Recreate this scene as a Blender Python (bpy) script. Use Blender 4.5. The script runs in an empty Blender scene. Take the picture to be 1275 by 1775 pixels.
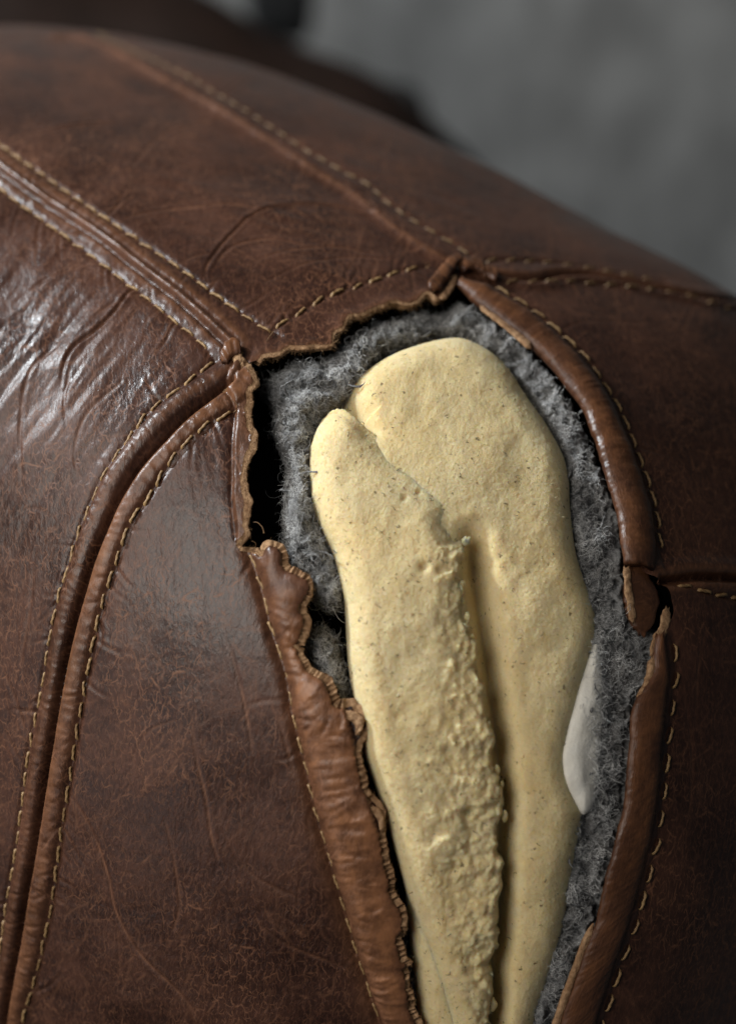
import bpy, math, random
import numpy as np
from mathutils import Matrix, Vector, Quaternion

# ------------------------------------------------------------------ camera, world, light, exposure
SC = bpy.context.scene
COL = SC.collection
FRAME_W, DIST, PITCH = 0.165, 0.62, 0.4082        # metres across the frame at the focus distance
LENS_MM, SENSOR_W = 92.0, 92.0 * FRAME_W / DIST
CP, SP = math.cos(PITCH), math.sin(PITCH)
CAM = np.array([0.0, -DIST * CP, DIST * SP])
FWD = np.array([0.0, CP, -SP]); RGT = np.array([1.0, 0, 0]); UPV = np.cross(RGT, FWD)

cd = bpy.data.cameras.new('camera'); cam = bpy.data.objects.new('camera', cd); COL.objects.link(cam)
cam.location = CAM; cam.rotation_euler = (math.pi / 2 - PITCH, 0, 0)
cd.sensor_fit = 'HORIZONTAL'; cd.sensor_width = SENSOR_W; cd.lens = LENS_MM
cd.clip_start = 0.02; cd.clip_end = 30
cd.dof.use_dof = True; cd.dof.focus_distance = 0.634; cd.dof.aperture_fstop = 6.3
SC.camera = cam

wd = bpy.data.worlds.new('World'); SC.world = wd; wd.use_nodes = True
wd.node_tree.nodes['Background'].inputs[0].default_value = (0.85, 0.92, 1.0, 1)
wd.node_tree.nodes['Background'].inputs[1].default_value = 0.06

def area(name, loc, aim, sx, sy, power, col):
    ld = bpy.data.lights.new(name, 'AREA'); ld.shape = 'RECTANGLE'; ld.size = sx; ld.size_y = sy
    ld.energy = power; ld.color = col
    o = bpy.data.objects.new(name, ld); COL.objects.link(o)
    o.location = loc
    d = Vector(aim) - Vector(loc)
    o.rotation_euler = d.to_track_quat('-Z', 'Y').to_euler()
    return o
area('window_light', (-1.02, 0.24, 0.92), (-.03, 0.02, 0), 0.12, 0.18, 27.0, (0.90, 0.96, 1.0))
area('softbox_light', (-0.50, -0.58, 0.50), (0, 0.02, 0.0), 0.56, 0.52, 5.9, (1.0, 0.955, 0.885))

area('sheen_fill', (-1.15, -0.85, -0.12), (-.05, 0, -.08), 0.7, 0.8, 1.6, (0.93, 0.96, 1.0))  # unseen fill lamp added for a grey sheen low on the left
SC.view_settings.view_transform = 'Standard'; SC.view_settings.look = 'None'
SC.view_settings.exposure = 0.0; SC.view_settings.gamma = 1.0
SC.render.engine = 'CYCLES'
SC.cycles.use_denoising = True
SC.cycles.max_bounces = 5; SC.cycles.diffuse_bounces = 3; SC.cycles.glossy_bounces = 2; SC.cycles.transmission_bounces = 1
SC.cycles.use_light_tree = False

rng = np.random.default_rng(7)
random.seed(7)

# ------------------------------------------------------------------ base form of the arm: a rounded, tilted block
BC = np.array([-0.0658, 0.1513, -0.1569])
BH = np.exp(np.array([-1.5382, -1.9465, -1.5598])); BN = 2.8318; BA = 0.9598; BT = 0.1851
BL = np.array([-math.sin(BA) * math.cos(BT), math.cos(BA) * math.cos(BT), math.sin(BT)])
BW = np.array([math.cos(BA), math.sin(BA), 0.0]); BZ = np.cross(BW, BL)
AX = np.stack([BL, BW, BZ])                                   # rows: length, width, height axes

def fnorm(d):
    q = np.abs(d @ AX.T) / BH
    return (q ** BN).sum(-1) ** (1 / BN)
def base_normal(P):
    l = (P - BC) @ AX.T
    g = np.sign(l) * np.abs(l / BH) ** (BN - 1) / BH
    g = g @ AX
    return g / (np.linalg.norm(g, axis=-1, keepdims=True) + 1e-12)
def pix_ray(px):
    px = np.asarray(px, float)
    x = (px[..., 0] - 637.5) / 1275 * FRAME_W; y = -(px[..., 1] - 887.5) / 1275 * FRAME_W
    d = DIST * FWD + x[..., None] * RGT + y[..., None] * UPV
    return d / np.linalg.norm(d, axis=-1, keepdims=True)
TS = np.linspace(0.50, 0.86, 46)
def hit(px):
    """pixel of the photograph -> point of the arm's surface (nearest tangent point if the ray misses)"""
    px = np.asarray(px, float); sh = px.shape[:-1]
    d = pix_ray(px).reshape(-1, 3)
    best = np.full(len(d), 9.0); tb = np.zeros(len(d)); t0 = np.full(len(d), -1.0); prev = None
    for t in TS:
        f = fnorm(CAM + d * t - BC) - 1
        m = (f < 0) & (t0 < 0); t0[m] = t
        u = f < best; best[u] = f[u]; tb[u] = t
    miss = t0 < 0
    hi = np.where(miss, tb, t0); lo = np.where(miss, tb, t0 - (TS[1] - TS[0]))
    for _ in range(22):
        mid = .5 * (lo + hi); f = fnorm(CAM + d * mid[:, None] - BC) - 1
        ins = f < 0
        hi = np.where(ins, mid, hi); lo = np.where(ins, lo, mid)
    P = CAM + d * hi[:, None]
    q = P[miss] - BC
    if len(q): P[miss] = BC + q / fnorm(q)[:, None]
    return P.reshape(sh + (3,))
def project(P):
    v = P - CAM; z = v @ FWD
    return np.stack([637.5 + (v @ RGT) / z * DIST / FRAME_W * 1275, 887.5 - (v @ UPV) / z * DIST / FRAME_W * 1275], -1)

EF = CAM - BC; EF /= np.linalg.norm(EF)
ER = np.cross(UPV, EF); ER /= np.linalg.norm(ER); EU = np.cross(EF, ER)
def to_ab(P):
    d = P - BC; d = d / np.linalg.norm(d, axis=-1, keepdims=True)
    al = np.arccos(np.clip(d @ EF, -1, 1)); s = np.sin(al) + 1e-12
    return np.stack([al * (d @ ER) / s, al * (d @ EU) / s], -1)
def from_ab(ab):
    al = np.linalg.norm(ab, axis=-1) + 1e-12
    d = np.cos(al)[..., None] * EF + (np.sin(al) / al)[..., None] * (ab[..., :1] * ER + ab[..., 1:] * EU)
    return BC + d / fnorm(d)[..., None]

# ------------------------------------------------------------------ small numeric helpers
def vnoise(x, y, seed=0):
    r = np.random.default_rng(1000 + seed); T = r.random((256, 256))
    xi = np.floor(x).astype(int); yi = np.floor(y).astype(int); fx = x - xi; fy = y - yi
    fx = fx * fx * (3 - 2 * fx); fy = fy * fy * (3 - 2 * fy)
    a = T[yi & 255, xi & 255]; b = T[yi & 255, (xi + 1) & 255]; c = T[(yi + 1) & 255, xi & 255]; d = T[(yi + 1) & 255, (xi + 1) & 255]
    return ((a * (1 - fx) + b * fx) * (1 - fy) + (c * (1 - fx) + d * fx) * fy) * 2 - 1
def fbm(x, y, seed=0, o=4, g=.5):
    s = 0; a = 1; n = 0
    for k in range(o):
        s = s + a * vnoise(x * 2 ** k + 17.3 * k, y * 2 ** k + 5.1 * k, seed + k); n += a; a *= g
    return s / n
def sstep(a, b, x):
    t = np.clip((x - a) / (b - a), 0, 1); return t * t * (3 - 2 * t)
def smooth_line(pts, step):
    """Catmull-Rom through the points, resampled evenly"""
    p = np.asarray(pts, float)
    q = np.vstack([2 * p[0] - p[1], p, 2 * p[-1] - p[-2]])
    out = []
    for i in range(1, len(q) - 2):
        t = np.linspace(0, 1, 12, endpoint=False)[:, None]
        a, b, c, d = q[i - 1], q[i], q[i + 1], q[i + 2]
        out.append(.5 * (2 * b + (c - a) * t + (2 * a - 5 * b + 4 * c - d) * t ** 2 + (3 * b - a - 3 * c + d) * t ** 3))
    out.append(q[-2][None]); o = np.vstack(out)
    return resample(o, step)
def resample(o, step=None, n=None):
    L = np.r_[0, np.cumsum(np.linalg.norm(np.diff(o, axis=0), axis=1))]
    n = n or max(2, int(round(L[-1] / step)) + 1)
    s = np.linspace(0, L[-1], n)
    return np.stack([np.interp(s, L, o[:, k]) for k in range(o.shape[1])], 1)
def seg_dist(X, Y, line):
    """distance of grid points to a polyline in the plane, and the nearest parameter"""
    D = np.full(X.shape, 1e9); S = np.zeros(X.shape); L = 0
    for a, b in zip(line[:-1], line[1:]):
        v = b - a; l2 = v @ v + 1e-12
        t = np.clip(((X - a[0]) * v[0] + (Y - a[1]) * v[1]) / l2, 0, 1)
        d = np.hypot(X - a[0] - t * v[0], Y - a[1] - t * v[1]); m = d < D
        D[m] = d[m]; S[m] = (L + t * math.sqrt(l2))[m]; L += math.sqrt(l2)
    return D, S
def inside(X, Y, poly):
    """even-odd test on a grid whose rows have one y each (ascending)"""
    r = np.zeros(X.shape, bool); yr = Y[:, 0]
    for i in range(len(poly)):
        x0, y0 = poly[i - 1]; x1, y1 = poly[i]
        if y0 == y1: continue
        k0, k1 = np.searchsorted(yr, (min(y0, y1), max(y0, y1)))
        if k1 > k0:
            xi = (x1 - x0) * (yr[k0:k1] - y0) / (y1 - y0) + x0
            r[k0:k1] ^= X[k0:k1] < xi[:, None]
    return r

# ------------------------------------------------------------------ lines traced on the photograph (1275 x 1775 pixels)
A0 = [(-260, 75), (-120, 190), (0, 287), (75, 340), (165, 400), (250, 465), (320, 520), (370, 565), (403, 596)]
A1 = [(-260, 45), (-120, 152), (0, 250), (60, 292), (125, 338), (200, 390), (265, 432), (330, 478), (385, 519), (440, 556), (486, 583)]
A2 = [(-260, 118), (-120, 228), (0, 325), (50, 363), (100, 400), (150, 437), (210, 482), (260, 522), (315, 567), (350, 597), (372, 624)]
B0 = [(100, 60), (145, 66), (215, 100), (300, 150), (400, 207), (475, 254), (540, 295), (600, 332), (637, 360), (685, 400), (740, 436), (772, 453)]
B1 = [(170, 56), (235, 86), (300, 118), (400, 176), (525, 252), (600, 294), (637, 314), (673, 346), (725, 382), (776, 412), (830, 448)]
C1 = [(371, 625), (346, 645), (306, 676), (266, 706), (231, 746), (201, 791), (176, 831), (155, 876), (135, 927), (118, 982), (105, 1027), (93, 1077), (84, 1120), (68, 1215), (50, 1301), (38, 1391), (25, 1486), (12, 1562), (2, 1642), (-14, 1775), (-30, 1900)]
CP_ = [(400, 640), (386, 650), (321, 690), (271, 735), (226, 786), (196, 831), (171, 886), (150, 937), (130, 1002), (110, 1067), (99, 1127), (90, 1200), (75, 1275), (60, 1361), (48, 1451), (33, 1542), (17, 1632), (5, 1712), (-6, 1790), (-20, 1900)]
CG = [(403, 662), (396, 668), (331, 716), (281, 766), (241, 811), (206, 866), (181, 922), (161, 972), (145, 1027), (130, 1077), (118, 1130), (105, 1200), (90, 1286), (75, 1381), (60, 1471), (45, 1562), (25, 1677), (10, 1763), (-8, 1900)]
C2 = [(405, 713), (371, 728), (341, 751), (311, 781), (281, 821), (256, 861), (231, 897), (211, 942), (196, 987), (181, 1032), (168, 1077), (159, 1120), (146, 1190), (130, 1281), (118, 1366), (105, 1441), (95, 1517), (83, 1592), (65, 1672), (45, 1752), (20, 1860)]
D1 = [(474, 570), (499, 553), (526, 536), (562, 515), (593, 504), (627, 493), (660, 481), (695, 469), (738, 461)]
TOP_EDGE = [(444, 628), (458, 619), (479, 612), (500, 606), (519, 604), (545, 600), (566, 601), (578, 597), (581, 580), (592, 566), (601, 559), (616, 552), (632, 545), (648, 535), (660, 529), (675, 524), (687, 521), (705, 523), (719, 520), (740, 514), (755, 520), (766, 508), (780, 500)]
LOW_EDGE = [(412, 948), (430, 956), (447, 964), (462, 958), (479, 957), (489, 970), (493, 989), (508, 998), (523, 1004), (532, 1012), (533, 1028), (523, 1043), (521, 1058), (525, 1080), (523, 1097), (517, 1118), (519, 1137), (533, 1155), (548, 1171), (570, 1196), (587, 1220), (606, 1230), (622, 1240), (626, 1258), (622, 1275), (617, 1294), (621, 1330), (627, 1358), (640, 1385), (651, 1403), (661, 1442), (662, 1480), (669, 1516), (677, 1545), (688, 1561), (697, 1590), (691, 1615), (691, 1640), (700, 1689), (711, 1735), (720, 1775), (742, 1860), (775, 1960), (810, 2050)]
F1 = [(430, 954), (443, 990), (454, 1023), (469, 1087), (482, 1127), (494, 1166), (506, 1235), (518, 1290), (531, 1344), (548, 1418), (570, 1492), (597, 1585), (617, 1654), (642, 1728), (657, 1775), (690, 1880)]
FL_EDGE_L = [(404, 632), (393, 660), (391, 680), (405, 706), (402, 775), (401, 853), (408, 931)]          # torn strip, left rim
FL_EDGE_R = [(412, 629), (434, 640), (443, 669), (435, 692), (433, 720), (440, 760), (439, 778), (431, 794), (428, 833), (433, 870), (435, 905), (432, 924), (416, 948)]
GL = [(787, 504), (832, 535), (882, 572), (927, 609), (964, 651), (993, 692), (1014, 729), (1030, 774), (1046, 824), (1061, 873), (1071, 922), (1073, 972)]
GR = [(818, 484), (874, 513), (927, 548), (976, 589), (1022, 638), (1059, 692), (1088, 754), (1112, 820), (1129, 878), (1138, 940), (1143, 985)]
G1 = [(857, 494), (894, 517), (931, 541), (976, 581), (1018, 622), (1055, 679), (1076, 716), (1100, 778), (1117, 823), (1134, 881), (1144, 943), (1149, 985)]
H0 = [(836, 465), (886, 478), (935, 479), (964, 471), (1018, 469), (1079, 482), (1141, 500), (1203, 523), (1275, 548), (1380, 590), (1500, 650)]
H1 = [(840, 451), (857, 447), (898, 446), (948, 446), (989, 451), (1034, 460), (1085, 472), (1150, 492)]
H2 = [(869, 489), (915, 488), (950, 486), (981, 484), (1026, 486), (1088, 496), (1162, 512), (1215, 535), (1275, 561), (1380, 603)]
I0 = [(1146, 1008), (1180, 1004), (1213, 1001), (1275, 1003), (1350, 1012), (1500, 1040)]
I1 = [(1168, 1012), (1203, 1022), (1245, 1031), (1275, 1036), (1330, 1046)]
JL = [(1132, 1108), (1127, 1140), (1124, 1168), (1094, 1226), (1088, 1299), (1080, 1392), (1065, 1461), (1046, 1531), (1031, 1601), (1014, 1647), (994, 1703), (969, 1775), (935, 1880), (890, 2000)]
J1 = [(1166, 1108), (1171, 1159), (1167, 1220), (1160, 1299), (1152, 1382), (1141, 1452), (1124, 1522), (1103, 1601), (1078, 1671), (1055, 1745), (1042, 1785), (1000, 1900)]
HOLE_RIGHT = [(790, 498), (803, 497), (853, 525), (905, 562), (950, 602), (993, 645), (1026, 695), (1050, 745), (1071, 800), (1087, 855), (1100, 910), (1108, 955), (1112, 990), (1142, 1010), (1158, 1036), (1166, 1060), (1158, 1082), (1146, 1100), (1143, 1130), (1144, 1165), (1128, 1230), (1122, 1300), (1112, 1390), (1099, 1455), (1080, 1530), (1062, 1600), (1040, 1660), (1019, 1715), (1000, 1775), (960, 1890), (905, 2030)]
# creases seen in the leather: (points, depth mm, colour strength)
CREASES = [
 ([(352, 484), (360, 460), (378, 432), (400, 405), (428, 380), (470, 361), (530, 354), (600, 361), (680, 386)], .42, .75),
 ([(205, 385), (250, 371), (300, 361), (345, 357), (400, 355), (440, 362)], .18, .7),
 ([(370, 470), (392, 435), (420, 420), (465, 414), (520, 424)], .22, .55),
 ([(300, 462), (340, 446), (380, 440)], .12, .5), ([(420, 460), (500, 436), (580, 428), (640, 440)], .12, .45),
 ([(440, 500), (520, 462), (600, 446), (680, 450)], .1, .35),
 ([(105, 668), (112, 630), (128, 600), (165, 572), (196, 542), (216, 516), (232, 496)], .55, .5),
 ([(150, 560), (190, 530), (230, 512), (262, 505)], .2, .45), ([(30, 520), (80, 485), (140, 462), (170, 455)], .18, .4),
 ([(40, 850), (34, 760), (40, 680), (60, 630), (95, 600)], .22, .35), ([(120, 760), (112, 700), (120, 640)], .2, .3),
 ([(150, 860), (130, 790), (150, 720), (210, 660)], .15, .35),
 ([(389, 1100), (400, 1130), (409, 1165), (420, 1205), (427, 1240), (437, 1306)], .15, .65),
 ([(460, 1200), (482, 1250), (500, 1310), (508, 1345)], .14, .5), ([(440, 1130), (462, 1170), (480, 1220)], .1, .4),
 ([(329, 1225), (341, 1316), (356, 1381), (366, 1451), (378, 1490)], .12, .6),
 ([(121, 1371), (161, 1446), (186, 1517), (201, 1582), (241, 1652), (311, 1722), (352, 1775)], .16, .7),
 ([(281, 1401), (301, 1487), (311, 1567), (301, 1612)], .1, .5), ([(422, 1582), (492, 1637), (592, 1677)], .14, .45),
 ([(201, 1590), (206, 1640), (208, 1690)], .1, .45), ([(311, 1712), (331, 1752), (345, 1790)], .1, .5),
 ([(226, 1350), (236, 1300), (261, 1266), (301, 1250)], .06, .35), ([(190, 1380), (175, 1440), (168, 1500)], .05, .3),
 ([(60, 960), (52, 1050), (35, 1150)], .1, .3), ([(0, 1155), (22, 1200), (45, 1272)], .14, .5), ([(0, 1250), (30, 1310), (52, 1350)], .1, .4),
 ([(100, 905), (60, 880), (20, 900)], .1, .25), ([(380, 1420), (400, 1470), (440, 1520), (520, 1560)], .1, .3),
 ([(210, 310), (290, 230), (400, 205), (480, 215)], .12, .35), ([(60, 230), (130, 215), (200, 212)], .25, .5),
 ([(900, 620), (1000, 560), (1120, 560)], .06, .15), ([(1180, 1180), (1200, 1300), (1195, 1420)], .08, .3), ([(1230, 1060), (1210, 1150), (1205, 1240)], .06, .3),
]

# ------------------------------------------------------------------ the leather skin as one fine grid over the form
NX, NY = 760, 880
def warp(n, lo, hi, c0, c1, dense):
    """axis samples: fine between c0 and c1, coarse towards lo and hi"""
    t = np.linspace(lo, hi, 4000)
    d = np.where((t > c0) & (t < c1), dense, 1.0)
    k = np.ones(401) / 401; d = np.convolve(np.pad(d, 200, 'edge'), k, 'valid')
    c = np.cumsum(d); c = (c - c[0]) / (c[-1] - c[0])
    return np.interp(np.linspace(0, 1, n), c, t)
corner = to_ab(hit([(0, 200), (1275, 560), (0, 1775), (1275, 1775), (640, 200)]))
AXA = warp(NX, -1.75, 1.75, corner[:, 0].min() - .03, corner[:, 0].max() + .03, 9.0)
AXB = warp(NY, -1.75, 1.75, corner[:, 1].min() - .03, corner[:, 1].max() + .05, 9.0)
GA, GB = np.meshgrid(AXA, AXB)
P0 = from_ab(np.stack([GA, GB], -1)); N0 = base_normal(P0)
UM, VM = GA * 190, GB * 190                       # roughly millimetres on the surface
def gij(ab):
    return np.interp(ab[..., 1], AXB, np.arange(NY)), np.interp(ab[..., 0], AXA, np.arange(NX))
dP = np.linalg.norm(np.diff(P0, axis=1), axis=2) * 1000; dPx = np.pad(dP, ((0, 0), (0, 1)), 'edge')
dP = np.linalg.norm(np.diff(P0, axis=0), axis=2) * 1000; dPy = np.pad(dP, ((0, 1), (0, 0)), 'edge')
def line3(px, step=.45):
    """traced pixels -> even 3D samples on the surface (metres, step in mm)"""
    return resample(hit(smooth_line(px, 6)), step / 1000)
def field(px, R=7.0, ln=None, step=.45, local=False):
    """distance (mm), arc length (mm) and side of every grid point near a traced line"""
    S = line3(px, step) if ln is None else ln
    T = np.gradient(S, axis=0); T /= np.linalg.norm(T, axis=1)[:, None] + 1e-12
    Bn = np.cross(base_normal(S), T)
    fi, fj = gij(to_ab(S))
    oi, oj = 0, 0; shp = (NY, NX); Pw = P0
    if local:                                     # only the window round a short line
        m_ = int(R / .12) + 3
        oi, oj = max(0, int(fi.min()) - m_), max(0, int(fj.min()) - m_); e_i, e_j = min(NY, int(fi.max()) + m_), min(NX, int(fj.max()) + m_)
        shp = (e_i - oi, e_j - oj); Pw = P0[oi:e_i, oj:e_j]; fi = fi - oi; fj = fj - oj
    D = np.full(shp, 99.0); AR = np.zeros(shp); SD = np.ones(shp)
    for k in range(len(S)):
        i, j = int(round(fi[k])), int(round(fj[k]))
        ri = int(R / max(dPy[i + oi, j + oj], .05)) + 2; rj = int(R / max(dPx[i + oi, j + oj], .05)) + 2
        sl = np.s_[max(0, i - ri):i + ri + 1, max(0, j - rj):j + rj + 1]
        v = (Pw[sl] - S[k]) * 1000
        t = v @ T[k]; w = v @ Bn[k]
        d = np.sqrt((v * v).sum(-1))
        d = np.where(np.abs(t) < step * .9, np.abs(w), d)
        m = d < D[sl]
        D[sl][m] = d[m]; AR[sl][m] = (k * step + t)[m]; SD[sl][m] = np.where(w[m] > 0, 1.0, -1.0)
    if local: return np.s_[oi:oi + shp[0], oj:oj + shp[1]], D, AR, SD
    return D, AR, SD
gauss = lambda d, s: np.exp(-(d / s) ** 2)

def ragged(px, step=2.2, amp=2.5, seed=3):
    """tear outline: irregular straight nicks of uneven length over the traced line"""
    q = smooth_line(px, step); r = np.random.default_rng(seed)
    t = np.gradient(q, axis=0); t /= np.linalg.norm(t, axis=1)[:, None] + 1e-9
    n = np.stack([-t[:, 1], t[:, 0]], 1); s = np.arange(len(q)) * step
    def jag(lo, hi, a):
        k = [0.]; 
        while k[-1] < s[-1]: k.append(k[-1] + lo + (hi - lo) * r.random() ** 2.2)
        v = r.standard_t(3, len(k)) * a * .5
        return np.interp(s, k, np.clip(v, -a * 1.4, a * 1.4))
    a = jag(6, 46, amp) + jag(4, 18, amp * .24)
    a *= np.minimum(1, np.minimum(np.arange(len(q)), np.arange(len(q))[::-1]) / 4)
    return q + n * a[:, None]
TOPR = ragged(TOP_EDGE, amp=5, seed=3)
LOWR = ragged(LOW_EDGE, amp=6.5, seed=9)
STRIPR = ragged([(p[0] - 9, p[1]) for p in FL_EDGE_R], amp=4, seed=15)
HOLE_PX = np.vstack([TOPR, smooth_line(HOLE_RIGHT, 3), [(860, 2090)], LOWR[::-1], STRIPR[::-1], [(426, 634)]])
hole3 = hit(HOLE_PX); HOLE_AB = to_ab(hole3)

H = np.zeros((NY, NX)); WEAR = np.zeros((NY, NX)); CRE = np.zeros((NY, NX))
# slow undulation of the hide, stronger shallow folds on the left shoulder
H += fbm(UM / 26, VM / 26, 21, 3) * .55
for p_, a_ in (((1275, 515), 2.6), ((1380, 575), 2.6), ((900, 328), -2.4), ((1050, 402), -1.4), ((0, 38), .9), ((150, 62), -.9), ((480, 120), .9)):
    q_ = hit(np.array([p_])); H += a_ * np.exp(-(((P0 - q_[0]) ** 2).sum(-1)) / .034 ** 2)
pxg = project(P0 + 0)
facing = ((CAM - P0) * N0).sum(-1) > 0
sh = np.exp(-(((pxg[..., 0] - 70) / 210) ** 2 + ((pxg[..., 1] - 640) / 240) ** 2)) * facing
fold = fbm((UM * .78 - VM * .62) / 4.2, (UM * .62 + VM * .78) / 17, 33, 3)
H += sh * (fold * .85)
tp = np.exp(-(((pxg[..., 0] - 420) / 330) ** 2 + ((pxg[..., 1] - 400) / 150) ** 2)) * facing
H += tp * fbm((UM * .5 + VM * .87) / 5.5, (UM * .87 - VM * .5) / 16, 41, 3) * .6
fr = np.exp(-(((pxg[..., 0] - 390) / 120) ** 2 + ((pxg[..., 1] - 900) / 230) ** 2)) * facing
H += fr * fbm(UM / 2.6, VM / 9, 47, 3) * .22

def stitch_groove(px, depth=.42, w=.75):
    global H
    D, S, s = field(px, 4)
    H -= depth * gauss(D, w) + .12 * gauss(D, 2.0)
    return D, S, s
# seam A: a raised double-stitched strip with an open join beside its ridge
D, S, s = field(A0, 9); DA = D
H += .38 * (1 - sstep(2.0, 5.4, D)) + .6 * gauss(D, .8) - 1.5 * gauss(D - 1.5, .65) * (s < 0) - .35 * gauss(D - 1.5, .6) * (s > 0)
pk = vnoise(S / 1.5, S * 0 + 2, 5); H += .22 * pk * sstep(.5, 1.5, D) * (1 - sstep(3, 5, D)) * sstep(60, 110, S)
WEAR += .45 * gauss(D, .7) + .35 * gauss(D - 2.8, 1.2)
for q in (A1, A2): stitch_groove(q)
# seam B: one ridge, stitched on the far side
D, S, s = field(B0, 8)
H += 1.15 * gauss(D, 1.5) + .5 * (1 - sstep(1, 5, D)) * (s < 0) - .9 * gauss(D - 2.2, .9) * (s > 0)
WEAR += .42 * gauss(D, 1.4)
stitch_groove(B1)
# seam C: welt, gap, folded rim of the front panel
D, S, s = field(CP_, 7)
H += 1.05 * np.sqrt(np.clip(1 - (D / 2.6) ** 2, 0, 1)) + .3 * gauss(D, 4)
H += .12 * vnoise(S / .55, S * 0, 11) * gauss(D, 1.8); WEAR += .28 * gauss(D, 1.2)
D, S, s = field(CG, 7)
H -= 1.9 * gauss(D, .65)
H += (s > 0) * (.9 * np.sqrt(np.clip(1 - ((D - 3.0) / 2.8) ** 2, 0, 1)))
pk = vnoise(S / .8, D / 3, 12) * .7 + vnoise(S / 1.9, D / 4, 13)
H += (s > 0) * .17 * pk * gauss(D - 3.2, 2.2)
WEAR += (s > 0) * (.72 * gauss(D - 2.6, 2.2)) * (.75 + .4 * vnoise(S / 7, D / 2, 14)) + (s > 0) * .5 * gauss(D - .9, .4)
for q in (C1, C2): stitch_groove(q, .5, .8)
# top flap
stitch_groove(D1, .4, .8)
D, S, s = field(None, 6, ln=resample(hit(TOPR), .00045))
H += .7 * gauss(D, 2.6) + .18 * vnoise(S / 2.2, D / 1.5, 16) * gauss(D, 3); WEAR += .28 * gauss(D, 1.3)
# strip of leather standing up along the left of the tear
D, S, s = field(FL_EDGE_L, 8)
SM = inside(GA, GB, to_ab(hit(np.vstack([smooth_line(FL_EDGE_L, 4), smooth_line(FL_EDGE_R, 4)[::-1]]))))
H += SM * (.95 * sstep(0, 1.0, D) + .25 * vnoise(S / 3.5, D / 2, 57)) - .35 * gauss(D, .5); WEAR += SM * .3; CRE *= 1
# lower lip: a rolled rim between the stitching and the torn edge, cross-wrinkled
Df, Sf, sf = field(F1, 9)
De, Se, se = field(None, 13, ln=resample(hit(LOWR), .00045))
H -= .8 * gauss(Df, 1.1) + .5 * gauss(Df, 2.4)
LIPMASK = inside(GA, GB, to_ab(hit(np.vstack([smooth_line(F1, 8), LOWR[::-1]]))))
wd_ = Df + De + .01; u = np.clip(De / wd_, 0, 1)
roll = np.sqrt(np.clip(1 - ((u - .42) / .58) ** 2, 0, 1)) * (De < 14) * (Df < 14) * LIPMASK
H += roll * 2.1 * np.clip(wd_ / 8, .3, 1.1)
H += roll * .2 * (vnoise(Se / 1.1, De / 4, 18) + vnoise(Se / 2.7, De / 6, 19)) * sstep(22, 34, Se)
WEAR += roll * (1.0 + .7 * fbm(Se / 7, De / 2.5, 20, 3)) * (.3 + .7 * sstep(20, 40, Se)) * sstep(0, 3.5, Df)
WEAR += .3 * gauss(Df, 3.0)
# right side seams
D, S, s = field(H0, 8)
H += -1.9 * gauss(D, .9) + .9 * gauss(D - 2.6, 2.0) * (1 - .5 * (s > 0)); WEAR += .3 * gauss(D - 1.6, .9)
for q in (H1, H2): stitch_groove(q)
D, S, s = field(I0, 8)
H += -2.2 * gauss(D, .9) + 1.1 * gauss(D - 2.6, 2.2); WEAR += .4 * gauss(D - 1.8, 1.2)
stitch_groove(I1, .9, .8)
for q in (G1, J1): stitch_groove(q, .4, .8)
# creases
for pts, dep, cs in CREASES:
    W_, D, S, s = field(pts, 2.5, step=.3, local=True)
    L = S.max() + 1e-6; tap = np.clip(np.minimum(S, L - S) / 8, .15, 1)
    H[W_] += tap * dep * .85 * (-1.2 * gauss(D, .38) + .5 * gauss(D - .9, .6))
    CRE[W_] = np.maximum(CRE[W_], 1.25 * cs * tap * gauss(D, .27) * (.65 + .5 * vnoise(S / 2.1, D * 0, 60)))
# wrinkles that run off the stitching, pulled by the thread
for ln_, cnt in ((A1, 26), (A2, 30), (C1, 46), (C2, 40), (D1, 16), (F1, 34), (H2, 12), (B1, 12), (G1, 14)):
    q = smooth_line(ln_, 4)
    for _ in range(cnt):
        k = int(rng.integers(2, len(q) - 2)); t = q[k + 1] - q[k - 1]; t = t / np.linalg.norm(t)
        sg = rng.choice([-1, 1]); ang = math.atan2(t[1], t[0]) + sg * rng.uniform(.7, 1.5); p = q[k] + rng.normal(0, 2, 2); w_ = [p]
        for _ in range(int(rng.integers(3, 9))):
            ang += rng.normal(0, .2); w_.append(w_[-1] + rng.uniform(6, 12) * np.array([math.cos(ang), math.sin(ang)]))
        W_, D, S, s = field(w_, 2.2, step=.35, local=True)
        tap = np.clip(1 - S / (S.max() + 1e-6), 0, 1); dp = rng.uniform(.05, .22)
        H[W_] += tap * dp * (-1.0 * gauss(D, .4) + .7 * gauss(D - .9, .6)); CRE[W_] = np.maximum(CRE[W_], rng.uniform(.1, .4) * tap * gauss(D, .3))
# many faint hair-fine cracks wandering over every panel
for k in range(420):
    p = np.array([rng.uniform(-80, 1300), rng.uniform(150, 1800)])
    left = p[0] < 700 and p[1] > 640
    ang = rng.normal(math.pi / 2, .35) if left else rng.uniform(0, math.pi)
    todo = [(p, ang, int(rng.integers(5, 15)), rng.uniform(.16, .6))]
    while todo:
        p, ang, n_, st_ = todo.pop(); q = [p]
        for _ in range(n_):
            ang += rng.normal(0, .38); q.append(q[-1] + rng.uniform(7, 15) * np.array([math.cos(ang), math.sin(ang)]))
            if len(todo) < 2 and n_ > 6 and rng.random() < .09: todo.append((q[-1], ang + rng.choice([-1, 1]) * rng.uniform(.4, .9), int(n_ * .5), st_ * .8))
        W_, D, S, s = field(q, 1.0, step=.35, local=True)
        CRE[W_] = np.maximum(CRE[W_], st_ * gauss(D, .26) * (.55 + .6 * vnoise(S / 1.7, D * 0, k)))

edge_h = H
P1 = P0 + N0 * (H[..., None] / 1000)

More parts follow.
